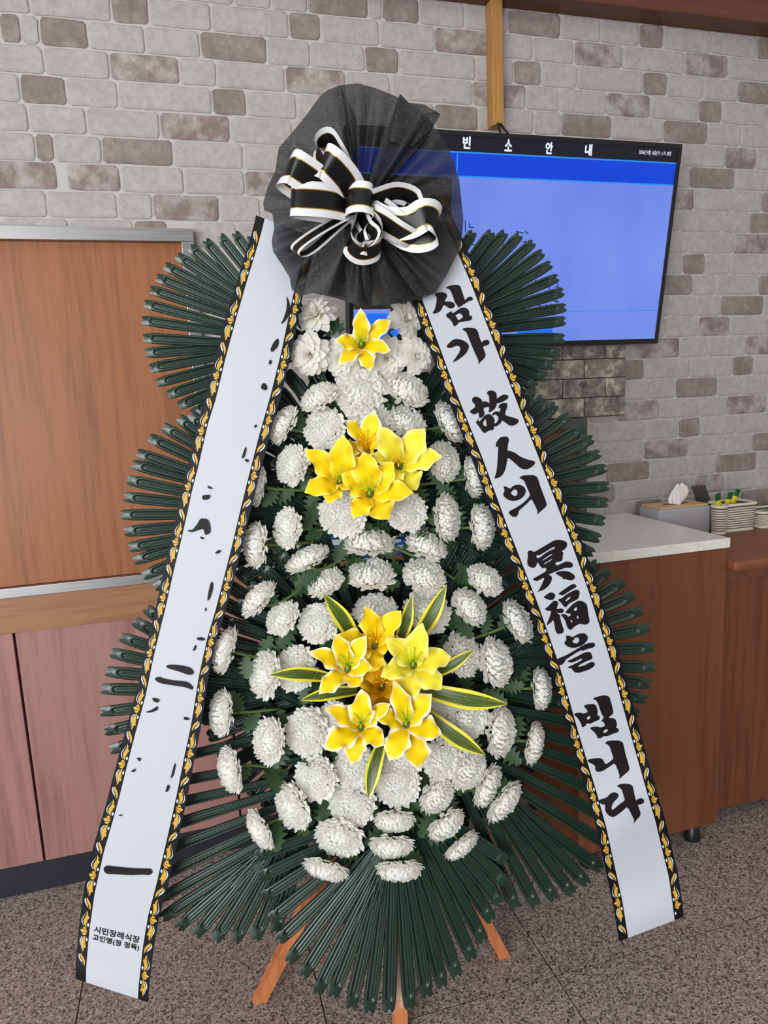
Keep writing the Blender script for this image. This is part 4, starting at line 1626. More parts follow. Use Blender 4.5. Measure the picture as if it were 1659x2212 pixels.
class Ribbon:
    """maps (s = picture height of the centre line, t = 0..1 across) to space, and picture pixels to (s, t)"""

    def __init__(self, la, lb, skew, y0, y1, waves):
        self.la, self.lb, self.k, self.y0, self.y1, self.wv = la, lb, skew, y0, y1, waves

    def px(self, s, t):
        a = (interp(self.la, s - self.k), s - self.k)
        b = (interp(self.lb, s + self.k), s + self.k)
        return (a[0] + (b[0] - a[0]) * t, a[1] + (b[1] - a[1]) * t)

    def off(self, s, t):
        o_ = .082
        for c, wd, amp, tw in self.wv:
            o_ += amp * math.exp(-((s - c + tw * (t - .5)) / wd) ** 2)
        return o_

    def at(self, s, t, e=0.0):
        x, y = self.px(s, t)
        return W(x, y, self.off(s, t) + e)

    def inv(self, x, y):
        s = y
        t = .5
        for _ in range(12):
            p = self.px(s, t)
            a, b = self.px(s, 0), self.px(s, 1)
            t += (x - p[0]) / (b[0] - a[0]) if False else ((x - p[0]) * (b[0] - a[0]) + (y - p[1]) * (b[1] - a[1])) / ((b[0] - a[0]) ** 2 + (b[1] - a[1]) ** 2)
            p = self.px(s, t)
            q = self.px(s + 1, t)
            dx, dy = q[0] - p[0], q[1] - p[1]
            s += ((x - p[0]) * dx + (y - p[1]) * dy) / (dx * dx + dy * dy)
        return s, t

    def pix(self, x, y, e):
        s, t = self.inv(x, y)
        return W(x, y, self.off(s, t) + e)


RR = Ribbon(R0, R1, -27, 470, 2007, [(1760, 70, .014, 60), (1560, 120, -.006, 0), (700, 120, .008, 0), (1990, 60, .02, 0)])
RL = Ribbon(L0, L1, 25, 490, 2140, [(520, 45, .008, 80), (1900, 80, .005, -60), (1350, 160, -.006, 0), (2120, 60, .02, 0)])
TB0, TB1 = .142, .858
# border motif, traced once: (along the ribbon, outwards from the white field)
MOT = {
    'g': [[(960, 85), (995, 120), (1000, 180), (975, 240), (965, 310), (968, 400), (930, 340), (915, 270), (925, 200), (950, 140)],
          [(1045, 385), (1060, 430), (1075, 490), (1130, 550), (1175, 600), (1190, 670), (1170, 730), (1145, 795), (1135, 720), (1110, 670), (1070, 640), (1090, 625), (1050, 600), (1025, 565), (1012, 548), (1045, 520), (1025, 460)],
          [(1175, 765), (1235, 770), (1230, 800), (1150, 885), (1160, 820)], [(1155, 890), (1250, 800), (1310, 835), (1295, 890)], [(1160, 905), (1230, 900), (1295, 910), (1290, 935), (1240, 965)],
          [(1210, 975), (1260, 990), (1320, 1030), (1370, 1080), (1390, 1150), (1385, 1220), (1400, 1300), (1420, 1340), (1370, 1310), (1340, 1250), (1280, 1250), (1290, 1200), (1275, 1180), (1285, 1140), (1262, 1145), (1270, 1080), (1240, 1015)]],
    's': [[(1000, 85), (1045, 130), (1050, 200), (1020, 290), (985, 350), (1000, 290), (985, 265), (1010, 220), (1015, 150)],
          [(1085, 435), (1110, 470), (1180, 530), (1225, 590), (1235, 650), (1210, 710), (1185, 755), (1205, 690), (1212, 640), (1200, 580), (1150, 520), (1100, 470)],
          [(1075, 690), (1110, 710), (1115, 760), (1095, 775), (1065, 745), (1058, 710)], [(1285, 825), (1305, 810), (1318, 830), (1305, 850)],
          [(1265, 975), (1330, 985), (1390, 1040), (1412, 1110), (1405, 1200), (1420, 1280), (1395, 1220), (1395, 1130), (1370, 1060), (1320, 1005)],
          [(1205, 1020), (1240, 1050), (1245, 1095), (1225, 1105), (1195, 1080), (1188, 1045)]]}
DV, NV_ = (.3587, .9334), (.9334, -.3587)
MD = {}
for k_ in MOT:
    MD[k_] = []
    for pl in MOT[k_]:
        MD[k_].append([(((p[0] - 755) * DV[0] + p[1] * DV[1] - 150) / 1365.0, ((p[0] - 755) * NV_[0] + p[1] * NV_[1]) / 270.0) for p in pl])


def build_ribbon(rb, label, name, period, phase):
    c = rb.at(rb.y1, .5)
    th = thing(name, c, label, 'ribbon')
    NS = 110
    for nm_, t0, t1, mm in (('white_field', TB0, TB1, 'rib_white'), ('black_border', 0, TB0, 'rib_black'), ('black_border', TB1, 1, 'rib_black')):
        v, f = [], []
        nt = 8 if nm_ == 'white_field' else 3
        for i in range(NS + 1):
            s = rb.y0 + (rb.y1 - rb.y0) * i / NS
            for j in range(nt):
                v.append(rb.at(s, t0 + (t1 - t0) * j / (nt - 1)))
        for i in range(NS):
            for j in range(nt - 1):
                f.append((i * nt + j, i * nt + j + 1, (i + 1) * nt + j + 1, (i + 1) * nt + j))
        ob(nm_, v, f, MAT[mm], th, True)
    for k_, mm, e in (('g', 'rib_gold', .0009), ('s', 'rib_silver', .0012)):
        for side in (0, 1):
            m_ = MB()
            s0 = rb.y0 - period + phase + side * period * .45
            while s0 < rb.y1:
                for pl in MD[k_]:
                    loop = []
                    for a, b in pl:
                        s = s0 + a * period
                        q = max(.04, min(.97, b))
                        t_ = TB0 - TB0 * q if side == 0 else TB1 + (1 - TB1) * q
                        loop.append((s, t_))
                    if min(p[0] for p in loop) < rb.y0 or max(p[0] for p in loop) > rb.y1:
                        continue
                    # scale so that the outline is well conditioned for filling
                    fl2, tr = poly_fill([[(p[0], p[1] * 160) for p in loop]])
                    m_.add([rb.at(p[0], p[1] / 160, e) for p in fl2], tr)
                s0 += period
            m_.obj('gold_scrolls' if k_ == 'g' else 'silver_scrolls', MAT[mm], th)
    return th


def glyph(rb, th, loops, org, sc=11.06, name='letter', e=.0012, smooth=True):
    lp = [[(org[0] + p[0] / sc, org[1] + p[1] / sc) for p in l] for l in loops]
    if smooth:
        lp = [chaikin(l) for l in lp]
    fl2, tr = poly_fill(lp)
    ob(name, [rb.pix(p[0], p[1], e) for p in fl2], tr, MAT['ink'], th)


rr = build_ribbon(RR, 'right-hand white condolence ribbon with large black brush lettering', 'condolence_ribbon', 114.0, 20.0)
rl = build_ribbon(RL, 'left-hand white condolence ribbon with two small lines of lettering at its foot', 'condolence_ribbon', 120.0, 30.0)
G = []
A, B, C_, D_, E_, F_, H_ = (920, 600), (1000, 830), (1050, 960), (1120, 1150), (1160, 1250), (1220, 1490), (1260, 1620)
G.append((A, [[(195, 398), (260, 360), (350, 342), (440, 350), (490, 385), (508, 430), (490, 480), (462, 520), (452, 575), (520, 562), (600, 570), (665, 600), (695, 650), (680, 700), (620, 733), (560, 730), (500, 690), (450, 655), (412, 652), (395, 710), (350, 790), (280, 835), (200, 857), (155, 850), (200, 780), (232, 690), (250, 590), (262, 460)]]))
G.append((A, [[(465, 238), (560, 190), (700, 165), (780, 175), (825, 205), (870, 350), (910, 470), (935, 545), (965, 500), (1010, 462), (1075, 448), (1115, 475), (1128, 510), (1100, 540), (1010, 560), (930, 615), (840, 675), (745, 735), (778, 695), (730, 640), (690, 580), (650, 450), (600, 330), (560, 272)]]))
G.append((A, [[(618, 790), (625, 850), (700, 815), (770, 760), (850, 715), (920, 712), (1000, 745), (1038, 810), (1030, 900), (1070, 900), (1110, 940), (1100, 990), (1040, 1025), (950, 1040), (780, 1062), (750, 1120), (690, 1160), (665, 1150), (640, 1080), (570, 990), (495, 935), (480, 895), (510, 850)], [(695, 898), (800, 840), (860, 880), (890, 935), (830, 985), (765, 1020), (740, 950)]]))
G.append((A, [[(487, 1640), (560, 1550), (660, 1470), (760, 1458), (880, 1490), (980, 1550), (1025, 1615), (1020, 1690), (970, 1790), (890, 1870), (780, 1950), (690, 2005), (640, 2015), (720, 1900), (800, 1780), (828, 1690), (800, 1640), (750, 1622), (680, 1640), (590, 1680), (520, 1670)]]))
G.append((A, [[(862, 1232), (920, 1198), (1010, 1188), (1130, 1195), (1200, 1225), (1235, 1270), (1280, 1430), (1330, 1555), (1370, 1505), (1440, 1480), (1500, 1495), (1522, 1545), (1505, 1590), (1430, 1625), (1358, 1635), (1400, 1760), (1430, 1850), (1390, 1930), (1320, 1990), (1250, 2080), (1262, 2010), (1240, 1940), (1150, 1750), (1060, 1530), (980, 1330), (940, 1275)]]))
G.append((B, [[(212, 350), (270, 298), (340, 300), (410, 335), (455, 385), (458, 428), (520, 398), (590, 430), (630, 458), (632, 360), (618, 262), (565, 215), (600, 165), (660, 143), (740, 165), (795, 200), (805, 270), (810, 350), (870, 300), (960, 248), (1040, 250), (1095, 290), (1070, 345), (1000, 390), (900, 440), (810, 452), (795, 530), (740, 610), (610, 692), (632, 538), (560, 545), (482, 572), (520, 700), (500, 755), (400, 820), (378, 760), (380, 700), (345, 672), (310, 715), (270, 722), (200, 695), (155, 650), (220, 600), (300, 542), (275, 465), (230, 430)]]))
G.append((B, [[(305, 912), (350, 855), (372, 800), (365, 865), (392, 898), (440, 840), (500, 765), (560, 718), (640, 712), (710, 760), (755, 840), (760, 890), (740, 915), (742, 1050), (720, 1100), (640, 1098), (570, 1140), (515, 1170), (460, 1130), (400, 1030), (350, 970)], [(545, 830), (500, 870), (470, 950), (535, 1015), (570, 985), (552, 870)]]))
G.append((B, [[(840, 550), (890, 475), (960, 445), (1030, 445), (1062, 475), (1055, 560), (1020, 640), (1005, 725), (1050, 755), (1200, 795), (1340, 850), (1325, 910), (1260, 970), (1170, 995), (1100, 980), (1020, 920), (940, 860), (900, 930), (830, 990), (780, 1010), (735, 1000), (735, 935), (790, 930), (830, 880), (855, 790), (770, 710), (740, 745), (690, 735), (720, 680), (790, 645), (880, 660), (895, 600), (890, 560), (870, 575)]]))
G.append((C_, [[(227, 52), (247, -58), (337, -173), (477, -193), (532, -163), (547, -98), (522, -8), (505, 147), (560, 150), (690, 200), (800, 285), (940, 345), (1185, 410), (1150, 490), (1060, 560), (970, 597), (880, 590), (800, 550), (700, 455), (515, 300), (495, 430), (460, 600), (400, 720), (320, 790), (190, 822), (240, 690), (265, 520), (280, 280), (292, 50), (255, 55)]]))
G.append((C_, [[(410, 990), (500, 1020), (580, 1062), (630, 1000), (720, 965), (800, 962), (890, 1000), (945, 1070), (950, 1140), (910, 1230), (830, 1300), (720, 1345), (620, 1350), (520, 1320), (430, 1250), (405, 1180), (443, 1120), (430, 1040)], [(625, 1110), (670, 1070), (720, 1080), (755, 1140), (740, 1210), (690, 1240), (620, 1205), (580, 1155), (620, 1130)]]))
G.append((C_, [[(787, 800), (840, 760), (920, 738), (1100, 730), (1180, 755), (1230, 790), (1300, 1020), (1380, 1230), (1450, 1420), (1430, 1490), (1370, 1545), (1290, 1610), (1215, 1680), (1232, 1610), (1200, 1520), (1085, 1295), (1000, 1390), (880, 1500), (780, 1585), (770, 1660), (735, 1720), (660, 1738), (590, 1700), (535, 1630), (560, 1590), (700, 1520), (850, 1430), (960, 1330), (1058, 1215), (1000, 1080), (920, 890), (870, 835)]]))
G.append((D_, [[(215, 460), (270, 432), (320, 440), (365, 475), (500, 400), (700, 280), (850, 190), (960, 178), (1060, 190), (1140, 230), (1168, 285), (1150, 350), (1100, 410), (1025, 445), (1075, 490), (1055, 560), (1050, 660), (1020, 690), (865, 722), (912, 800), (1010, 755), (1145, 688), (1270, 720), (1305, 770), (1290, 825), (1230, 852), (1120, 845), (980, 900), (850, 950), (705, 1018), (780, 1040), (803, 1090), (780, 1180), (720, 1280), (640, 1350), (560, 1390), (480, 1415), (440, 1445), (500, 1360), (560, 1240), (620, 1100), (595, 1082), (520, 1130), (440, 1165), (370, 1150), (340, 1118), (380, 1090), (500, 1025), (640, 940), (675, 890), (640, 840), (580, 865), (540, 830), (445, 700), (430, 790), (390, 840), (330, 852), (250, 815), (212, 760), (210, 660), (228, 560)],
              [(418, 548), (500, 548), (600, 490), (820, 355), (870, 352), (875, 385), (760, 430), (640, 500), (500, 610), (440, 618)], [(562, 665), (680, 580), (800, 510), (805, 535), (700, 600), (580, 675)], [(600, 750), (700, 690), (800, 628), (805, 655), (700, 715), (610, 770)]]))
G.append((D_, [[(872, 970), (940, 940), (1100, 918), (1220, 945), (1310, 1000), (1355, 1060), (1330, 1120), (1260, 1150), (1180, 1135), (1100, 1112), (1080, 1132), (1040, 1065), (960, 1035)]]))
G.append((E_, [[(165, 435), (220, 390), (290, 340), (350, 328), (410, 355), (440, 400), (420, 460), (370, 510), (310, 515), (220, 480), (170, 455)]]))
G.append((E_, [[(192, 715), (250, 680), (380, 545), (420, 522), (480, 540), (512, 590), (490, 650), (470, 738), (530, 712), (600, 715), (648, 760), (620, 815), (550, 828), (445, 800), (550, 870), (555, 960), (600, 1110), (648, 1245), (610, 1300), (530, 1328), (470, 1300), (440, 1240), (420, 1120), (390, 975), (330, 1050), (220, 1130), (270, 1000), (320, 860), (340, 768), (260, 770), (205, 745)]]))
G.append((E_, [[(505, 355), (580, 310), (700, 220), (840, 130), (900, 130), (950, 175), (920, 215), (800, 280), (700, 345), (630, 400), (550, 385)]]))
G.append((E_, [[(502, 510), (530, 480), (590, 475), (700, 380), (820, 310), (930, 260), (990, 275), (1022, 315), (1000, 440), (970, 495), (850, 550), (750, 610), (700, 680), (650, 675), (570, 570)], [(672, 520), (740, 460), (808, 415), (780, 490), (690, 545)]]))
G.append((E_, [[(678, 795), (740, 730), (850, 610), (960, 540), (1030, 522), (1110, 550), (1180, 600), (1205, 680), (1220, 830), (1258, 1010), (1240, 1060), (1180, 1100), (1090, 1095), (1022, 1075), (900, 1140), (840, 1200), (800, 1230), (740, 1190), (710, 1130), (680, 1020), (640, 945), (580, 880), (580, 850), (640, 842), (700, 865), (750, 915), (805, 875), (795, 828), (750, 838), (690, 815)], [(868, 735), (950, 672), (965, 740), (905, 785)], [(942, 910), (980, 872), (998, 950), (965, 962)], [(795, 1000), (835, 985), (848, 1030), (820, 1055)]]))
G.append((E_, [[(690, 1362), (760, 1362), (860, 1402), (940, 1340), (1080, 1300), (1160, 1320), (1215, 1380), (1210, 1460), (1150, 1540), (1050, 1610), (920, 1655), (800, 1650), (700, 1600), (652, 1540), (670, 1500), (705, 1465)], [(835, 1500), (885, 1460), (900, 1415), (960, 1402), (1005, 1430), (1010, 1490), (960, 1550), (890, 1545)]]))
G.append((E_, [[(445, 1955), (520, 1905), (700, 1830), (850, 1745), (1000, 1655), (1130, 1575), (1250, 1535), (1370, 1535), (1392, 1590), (1360, 1640), (1250, 1670), (1130, 1705), (1085, 1740), (1085, 1698), (950, 1760), (800, 1860), (690, 1930), (640, 2020), (580, 2065), (510, 2065), (455, 2010)]]))
G.append((E_, [[(712, 1975), (830, 1930), (890, 1890), (985, 1850), (1080, 1790), (1210, 1748), (1290, 1770), (1310, 1830), (1330, 1890), (1300, 1930), (1150, 1985), (970, 2085), (1000, 2110), (1130, 2075), (1300, 1985), (1370, 2010), (1385, 2040), (1350, 2110), (1250, 2170), (1130, 2212), (1000, 2250), (900, 2240), (850, 2180), (830, 2140), (780, 2145), (725, 2120), (850, 2065), (1000, 1990), (1085, 1940), (1065, 1905), (1000, 1935), (870, 2000), (780, 2005)]]))
G.append((F_, [[(210, 585), (280, 555), (380, 550), (455, 575), (550, 535), (525, 465), (450, 400), (500, 358), (580, 345), (700, 345), (745, 375), (775, 460), (790, 550), (768, 610), (820, 625), (840, 665), (820, 720), (700, 765), (640, 800), (580, 812), (522, 800), (500, 860), (430, 897), (408, 880), (380, 790), (310, 680)], [(522, 665), (590, 618), (620, 670), (545, 733)]]))
G.append((F_, [[(662, 212), (800, 160), (940, 130), (1050, 160), (1075, 200), (1120, 350), (1160, 530), (1150, 580), (1030, 672), (1150, 680), (1215, 710), (1250, 830), (1222, 912), (1280, 930), (1295, 975), (1270, 1015), (1130, 1060), (1020, 1110), (910, 1110), (880, 1150), (810, 1163), (785, 1150), (740, 1050), (670, 980), (590, 912), (680, 885), (790, 880), (848, 908), (970, 865), (940, 790), (890, 745), (845, 780), (940, 665), (880, 580), (840, 470), (800, 340), (750, 250)], [(918, 990), (1000, 930), (1032, 970), (1020, 1000), (932, 1045)]]))
G.append((F_, [[(955, 1275), (1020, 1230), (1100, 1215), (1290, 1215), (1370, 1250), (1400, 1300), (1450, 1540), (1510, 1740), (1550, 1890), (1520, 1950), (1430, 2020), (1295, 2140), (1312, 2060), (1290, 1980), (1200, 1745), (1050, 1850), (920, 1935), (830, 1965), (760, 1955), (728, 1920), (728, 1840), (700, 1795), (600, 1745), (533, 1705), (570, 1665), (640, 1648), (820, 1635), (890, 1650), (925, 1690), (965, 1785), (1050, 1745), (1168, 1650), (1120, 1500), (1080, 1370), (1030, 1310)]]))
G.append((H_, [[(800, 865), (860, 825), (960, 805), (1110, 820), (1170, 855), (1195, 920), (1225, 1090), (1262, 1225), (1300, 1180), (1370, 1152), (1430, 1170), (1455, 1220), (1440, 1270), (1370, 1305), (1298, 1310), (1340, 1420), (1372, 1530), (1350, 1590), (1280, 1660), (1200, 1770), (1220, 1700), (1190, 1620), (1055, 1350), (960, 1440), (840, 1535), (750, 1595), (680, 1605), (610, 1570), (540, 1490), (520, 1420), (525, 1310), (450, 1300), (390, 1265), (355, 1220), (410, 1185), (560, 1140), (620, 1070), (680, 1025), (740, 1012), (820, 1040), (850, 1090), (820, 1150), (740, 1230), (690, 1310), (672, 1400), (700, 1445), (760, 1390), (880, 1290), (998, 1205), (960, 1080), (920, 950), (880, 910)]]))
for org, loops in G:
    glyph(RR, rr, loops, org)

# what shows of the brush strokes on the left ribbon
Z1, Z2, Z3, Z4 = ((240, 440), 3.607), ((240, 860), 4.1475), ((160, 1240), 4.1475), ((140, 1640), 3.607)
INK = [
    (Z1, [(1365, 715), (1385, 760), (1398, 810), (1390, 860), (1360, 910), (1320, 945), (1345, 890), (1365, 830), (1370, 770)]), (Z1, [(1300, 1045), (1308, 1075), (1295, 1120), (1250, 1160), (1240, 1135), (1265, 1080)]),
    (Z1, [(1235, 1210), (1255, 1230), (1245, 1250), (1225, 1252)]), (Z1, [(1175, 1400), (1205, 1400), (1220, 1440), (1200, 1455), (1165, 1440)]),
    (Z2, [(1290, 235), (1312, 248), (1300, 262), (1275, 265)]), (Z2, [(1200, 435), (1215, 450), (1195, 530), (1165, 545)]), (Z2, [(1195, 545), (1235, 550), (1230, 575), (1205, 570)]),
    (Z2, [(860, 780), (900, 800), (915, 815), (870, 810)]), (Z2, [(815, 870), (890, 865), (885, 900), (840, 915), (815, 905)]),
    (Z2, [(675, 1185), (730, 1180), (770, 1130), (800, 1075), (870, 1085), (890, 1150), (890, 1210), (840, 1230), (828, 1170), (790, 1180), (720, 1205)]),
    (Z2, [(790, 1240), (820, 1245), (840, 1260), (810, 1265)]), (Z2, [(930, 1385), (960, 1360), (990, 1365), (970, 1390), (940, 1395)]), (Z2, [(895, 1640), (915, 1660), (910, 1720), (885, 1800), (860, 1820), (870, 1740)]),
    (Z3, [(1175, 295), (1190, 320), (1170, 340)]), (Z3, [(1100, 570), (1150, 565), (1178, 590), (1150, 598), (1100, 590)]), (Z3, [(1085, 630), (1098, 650), (1085, 685), (1060, 690)]),
    (Z3, [(820, 825), (850, 812), (930, 815), (1010, 830), (1050, 845), (1075, 880), (1060, 905), (1010, 900), (930, 870), (840, 845)]), (Z3, [(715, 935), (760, 920), (810, 940), (900, 955), (990, 962), (1030, 975), (1068, 1015), (1060, 1040), (1000, 1015), (900, 1000), (800, 985), (750, 970)]),
    (Z3, [(695, 1110), (740, 1115), (770, 1130), (750, 1155), (710, 1140)]), (Z3, [(630, 1240), (690, 1220), (750, 1180), (750, 1220), (690, 1242)]),
    (Z3, [(980, 1280), (1020, 1285), (1040, 1308), (985, 1308)]), (Z3, [(555, 1645), (600, 1650), (590, 1685)]), (Z3, [(500, 1770), (555, 1740), (545, 1775)]), (Z3, [(900, 1690), (912, 1710), (890, 1810), (860, 1840)]),
    (Z4, [(300, 850), (320, 830), (360, 835), (500, 850), (640, 855), (670, 855), (685, 885), (660, 905), (610, 900), (500, 905), (380, 895), (330, 895), (308, 880)]), (Z4, [(410, 440), (445, 430), (445, 445)]), (Z4, [(800, 195), (820, 215), (805, 250), (780, 260)])]
for (org, sc_), lp in INK:
    glyph(RL, rl, [lp], org, sc_, 'ink_stroke', .0022)


def ribbon_text(rb, th, body, p0, p1, h_, name):
    vv, ff = text_mesh(body)
    L = sqrt((p1[0] - p0[0]) ** 2 + (p1[1] - p0[1]) ** 2)
    vv = fit(vv, L, h_)
    vv, ff = embolden(vv, ff, .35)
    ux, uy = (p1[0] - p0[0]) / L, (p1[1] - p0[1]) / L
    cx, cy = (p0[0] + p1[0]) / 2, (p0[1] + p1[1]) / 2
    ob(name, [rb.pix(cx + p[0] * ux + p[1] * uy * .55, cy + p[0] * uy - p[1], .0012) for p in vv], ff, MAT['ink'], th)


ribbon_text(RL, rl, '시민장례식장', (203, 2007), (301, 2031), 14, 'small_lettering')
ribbon_text(RL, rl, '고인명(정 정득)', (200, 2025), (300, 2049), 14, 'small_lettering')

# ================================================================== BLACK NET AND BOW
NZ = lambda x, y: (540 + x / 3.318, 160 + y / 3.318)
OUT = [(650, 80), (770, 65), (900, 100), (1000, 140), (1065, 168), (1130, 205), (1210, 245), (1290, 330), (1350, 420), (1405, 505), (1460, 620), (1500, 760), (1515, 900), (1530, 1040), (1520, 1160), (1490, 1280), (1420, 1420), (1330, 1570), (1220, 1612), (1100, 1640), (1000, 1652), (880, 1660), (750, 1650), (600, 1600), (450, 1570), (350, 1592), (330, 1560), (300, 1550), (285, 1460), (230, 1370), (165, 1270), (155, 1200), (175, 1100), (160, 1000), (100, 975), (95, 920), (130, 800), (180, 700), (205, 530), (300, 420), (400, 300), (500, 160), (560, 112)]
KN = (790, 985)
NP, NRD = 260, 30
ol = []
# resample outline by angle around the knot
per = [0]
for i in range(len(OUT)):
    a, b = OUT[i], OUT[(i + 1) % len(OUT)]
    per.append(per[-1] + sqrt((a[0] - b[0]) ** 2 + (a[1] - b[1]) ** 2))
for k in range(NP):
    d = per[-1] * k / NP
    for i in range(len(OUT)):
        if per[i] <= d <= per[i + 1]:
            u = (d - per[i]) / (per[i + 1] - per[i])
            a, b = OUT[i], OUT[(i + 1) % len(OUT)]
            ol.append((a[0] + (b[0] - a[0]) * u, a[1] + (b[1] - a[1]) * u))
            break
pl_ = random.Random(5)
am = [(pl_.uniform(5, 26), pl_.uniform(0, 6.28), pl_.uniform(.4, 1)) for _ in range(7)]
v, f = [], []
for j in range(NRD + 1):
    s = j / NRD
    for k in range(NP):
        x = KN[0] + (ol[k][0] - KN[0]) * (.02 + .98 * s)
        y = KN[1] + (ol[k][1] - KN[1]) * (.02 + .98 * s)
        ph = 2 * pi * k / NP
        pleat = sum(c * sin(round(a) * ph + b + 1.2 * s * sin(3 * ph + b)) for a, b, c in am) / 2.6
        z = .152 - .032 * s ** 1.2 + .028 * pleat * sin(pi * min(1, s * .85 + .04)) ** .8 * (1 - .35 * s)
        px_ = NZ(x, y)
        v.append(W(px_[0], px_[1], z))
for j in range(NRD):
    for k in range(NP):
        f.append((j * NP + k, j * NP + (k + 1) % NP, (j + 1) * NP + (k + 1) % NP, (j + 1) * NP + k))
net = thing('gathered_net', W(779, 457, .1), 'round gathered black net behind the bow at the top', 'net')
ob('net_sheet', v, f, MAT['net'], net, True)


# second, folded layer: peak at upper right and the corner behind it
def net_flap(poly, z0, z1, name='net_fold'):
    v, f = [], []
    n = 14
    (a, b, c, d) = [NZ(*q) for q in poly]
    for i in range(n + 1):
        for j in range(n + 1):
            u, w_ = i / n, j / n
            x = a[0] * (1 - u) * (1 - w_) + b[0] * u * (1 - w_) + c[0] * u * w_ + d[0] * (1 - u) * w_
            y = a[1] * (1 - u) * (1 - w_) + b[1] * u * (1 - w_) + c[1] * u * w_ + d[1] * (1 - u) * w_
            v.append(W(x, y, z0 + (z1 - z0) * w_ + .006 * sin(pi * u) * w_ + .003 * sin(7 * u + 3 * w_)))
    for i in range(n):
        for j in range(n):
            f.append((i * (n + 1) + j, i * (n + 1) + j + 1, (i + 1) * (n + 1) + j + 1, (i + 1) * (n + 1) + j))
    ob(name, v, f, MAT['net'], net, True)


net_flap([(815, 860), (900, 870), (1320, 400), (1075, 140)], .156, .112)
net_flap([(1000, 480), (1160, 520), (1310, 378), (1075, 140)], .14, .118)
net_flap([(1120, 300), (1200, 380), (1312, 380), (1366, 288)], .085, .080)
net_flap([(1140, 205), (1180, 300), (1366, 288), (1250, 218)], .082, .079)
net_flap([(760, 860), (800, 850), (770, 330), (650, 85)], .158, .106)
net_flap([(800, 1060), (860, 1080), (1330, 1560), (1050, 1640)], .154, .104)
net_flap([(740, 1060), (800, 1080), (900, 1655), (560, 1580)], .154, .104)


# ---- bow
bow = thing('ribbon_bow', W(778, 464, .15), 'black and white satin bow with thin gold stripes on the black net', 'bow')
BW = 66.0   # ribbon width, pixels


def strip(name, pts, wvec, width=1.0, mats=('bow_white', 'bow_gold', 'bow_black')):
    """pts: 3-D centre line, wvec: list of unit width directions; striped satin ribbon"""
    edges = [-.5, -.285, -.255, .255, .285, .5]
    m_ = MB()
    W_ = BW * 1.27 * MPP * width
    n = len(pts)
    for e in range(5):
        v = []
        for p, q in zip(pts, wvec):
            v += [p + q * (edges[e] * W_), p + q * (edges[e + 1] * W_)]
        m_.add(v, [(2 * i, 2 * i + 1, 2 * i + 3, 2 * i + 2) for i in range(n - 1)], [0, 1, 2, 1, 0][e])
    return m_.obj(name, [MAT[k] for k in mats], bow, True)


def bez(pts, n=30):
    """Catmull-Rom through control points"""
    o_ = []
    P = [pts[0]] + list(pts) + [pts[-1]]
    m = len(pts) - 1
    for i in range(n + 1):
        u = i / n * m
        k = min(int(u), m - 1)
        t_ = u - k
        p0, p1, p2, p3 = P[k], P[k + 1], P[k + 2], P[k + 3]
        o_.append((p1 * 2 + (p2 - p0) * t_ + (p0 * 2 - p1 * 5 + p2 * 4 - p3) * t_ ** 2 + (p1 * 3 - p0 - p2 * 3 + p3) * t_ ** 3) * .5)
    return o_


def bp(x, y, d):
    px_ = NZ(x, y)
    return W(px_[0], px_[1], d)


def loop(ctrl, wv0, wv1, width=1.0):
    """ctrl: zoom pixels + depth; width direction blends from wv0 to wv1 (right, up, toward viewer)"""
    c3 = [bp(*q) for q in ctrl]
    pts = bez(c3, 34)
    ws_ = []
    for i in range(len(pts)):
        u = i / (len(pts) - 1)
        a = [wv0[j] * (1 - u) + wv1[j] * u for j in range(3)]
        q = RT * a[0] + UP * a[1] - FW * a[2]
        tg = (pts[min(i + 1, len(pts) - 1)] - pts[max(i - 1, 0)]).normalized()
        q = (q - tg * q.dot(tg)).normalized()
        ws_.append(q)
    return strip('bow_loop', pts, ws_, width)


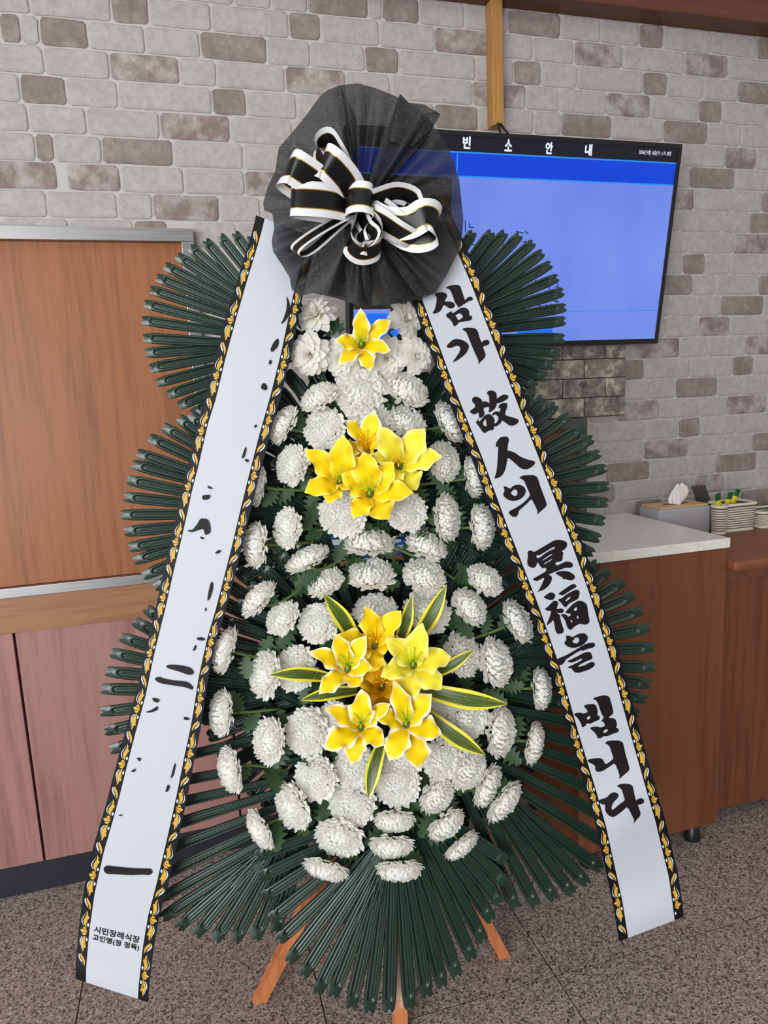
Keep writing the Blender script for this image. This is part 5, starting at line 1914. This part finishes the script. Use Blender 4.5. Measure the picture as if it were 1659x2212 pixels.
K0 = (780, 960, .158)
loop([K0, (560, 905, .205), (330, 890, .215), (292, 900, .190), (330, 915, .168), (560, 950, .160), K0], (.05, 1, .1), (.05, 1, .1))
loop([K0, (560, 830, .20), (370, 700, .225), (290, 660, .225), (250, 700, .195), (360, 790, .175), (600, 900, .162), K0], (.55, .8, .25), (.45, .8, .3))
loop([K0, (700, 790, .20), (590, 660, .225), (520, 620, .220), (490, 680, .195), (570, 820, .175), (690, 930, .160), K0], (.62, .65, .40), (.5, .7, .4))
loop([K0, (690, 720, .185), (630, 560, .20), (565, 475, .19), (490, 540, .18), (560, 720, .17), K0], (.35, .35, .85), (.2, .5, .85), .8)
loop([K0, (930, 890, .185), (1060, 855, .20), (1170, 900, .20), (1150, 1010, .19), (1060, 1040, .18), (920, 950, .165), K0], (.35, .30, .85), (.3, .4, .85), .85)
loop([K0, (960, 1060, .18), (1130, 1070, .20), (1250, 1010, .215), (1325, 1040, .205), (1300, 1140, .185), (1150, 1160, .17), (950, 1040, .16), K0], (.1, .95, .35), (.25, .9, .35), .95)
loop([(800, 1000, .165), (930, 1050, .19), (1060, 1130, .20), (1175, 1195, .185)], (.45, .75, .5), (.3, .3, .9), .8)
loop([K0, (620, 1050, .175), (450, 1150, .182), (330, 1245, .180), (345, 1290, .172), (440, 1255, .166), (640, 1080, .160), K0], (.5, -.55, .6), (.5, -.5, .6), .6)
loop([K0, (760, 1080, .19), (720, 1190, .205), (760, 1270, .20), (840, 1285, .20), (930, 1240, .20), (930, 1130, .19), (860, 1050, .17), K0], (.1, .55, .8), (.1, .5, .8), .85)
loop([(790, 1010, .17), (830, 1090, .21), (890, 1150, .215), (830, 1245, .21), (790, 1150, .205), (840, 1070, .20), (860, 1030, .17)], (.7, .2, .65), (.6, .4, .65), .55)
# centre loop: a short standing ring of ribbon
pts, wv = [], []
cc = bp(785, 915, .185)
rr_ = 27 * 1.27 * MPP
for i in range(41):
    a = -pi / 2 + 2 * pi * i / 40
    pts.append(cc + RT * (rr_ * cos(a)) * 1.05 + (-FW) * (rr_ * -sin(a) * .95))
    wv.append((UP + (RT * -cos(a) * -.10) - FW * 0.0 + (RT * cos(a) + FW * sin(a)) * -.13).normalized())
strip('bow_centre_loop', pts, wv, 1.02)
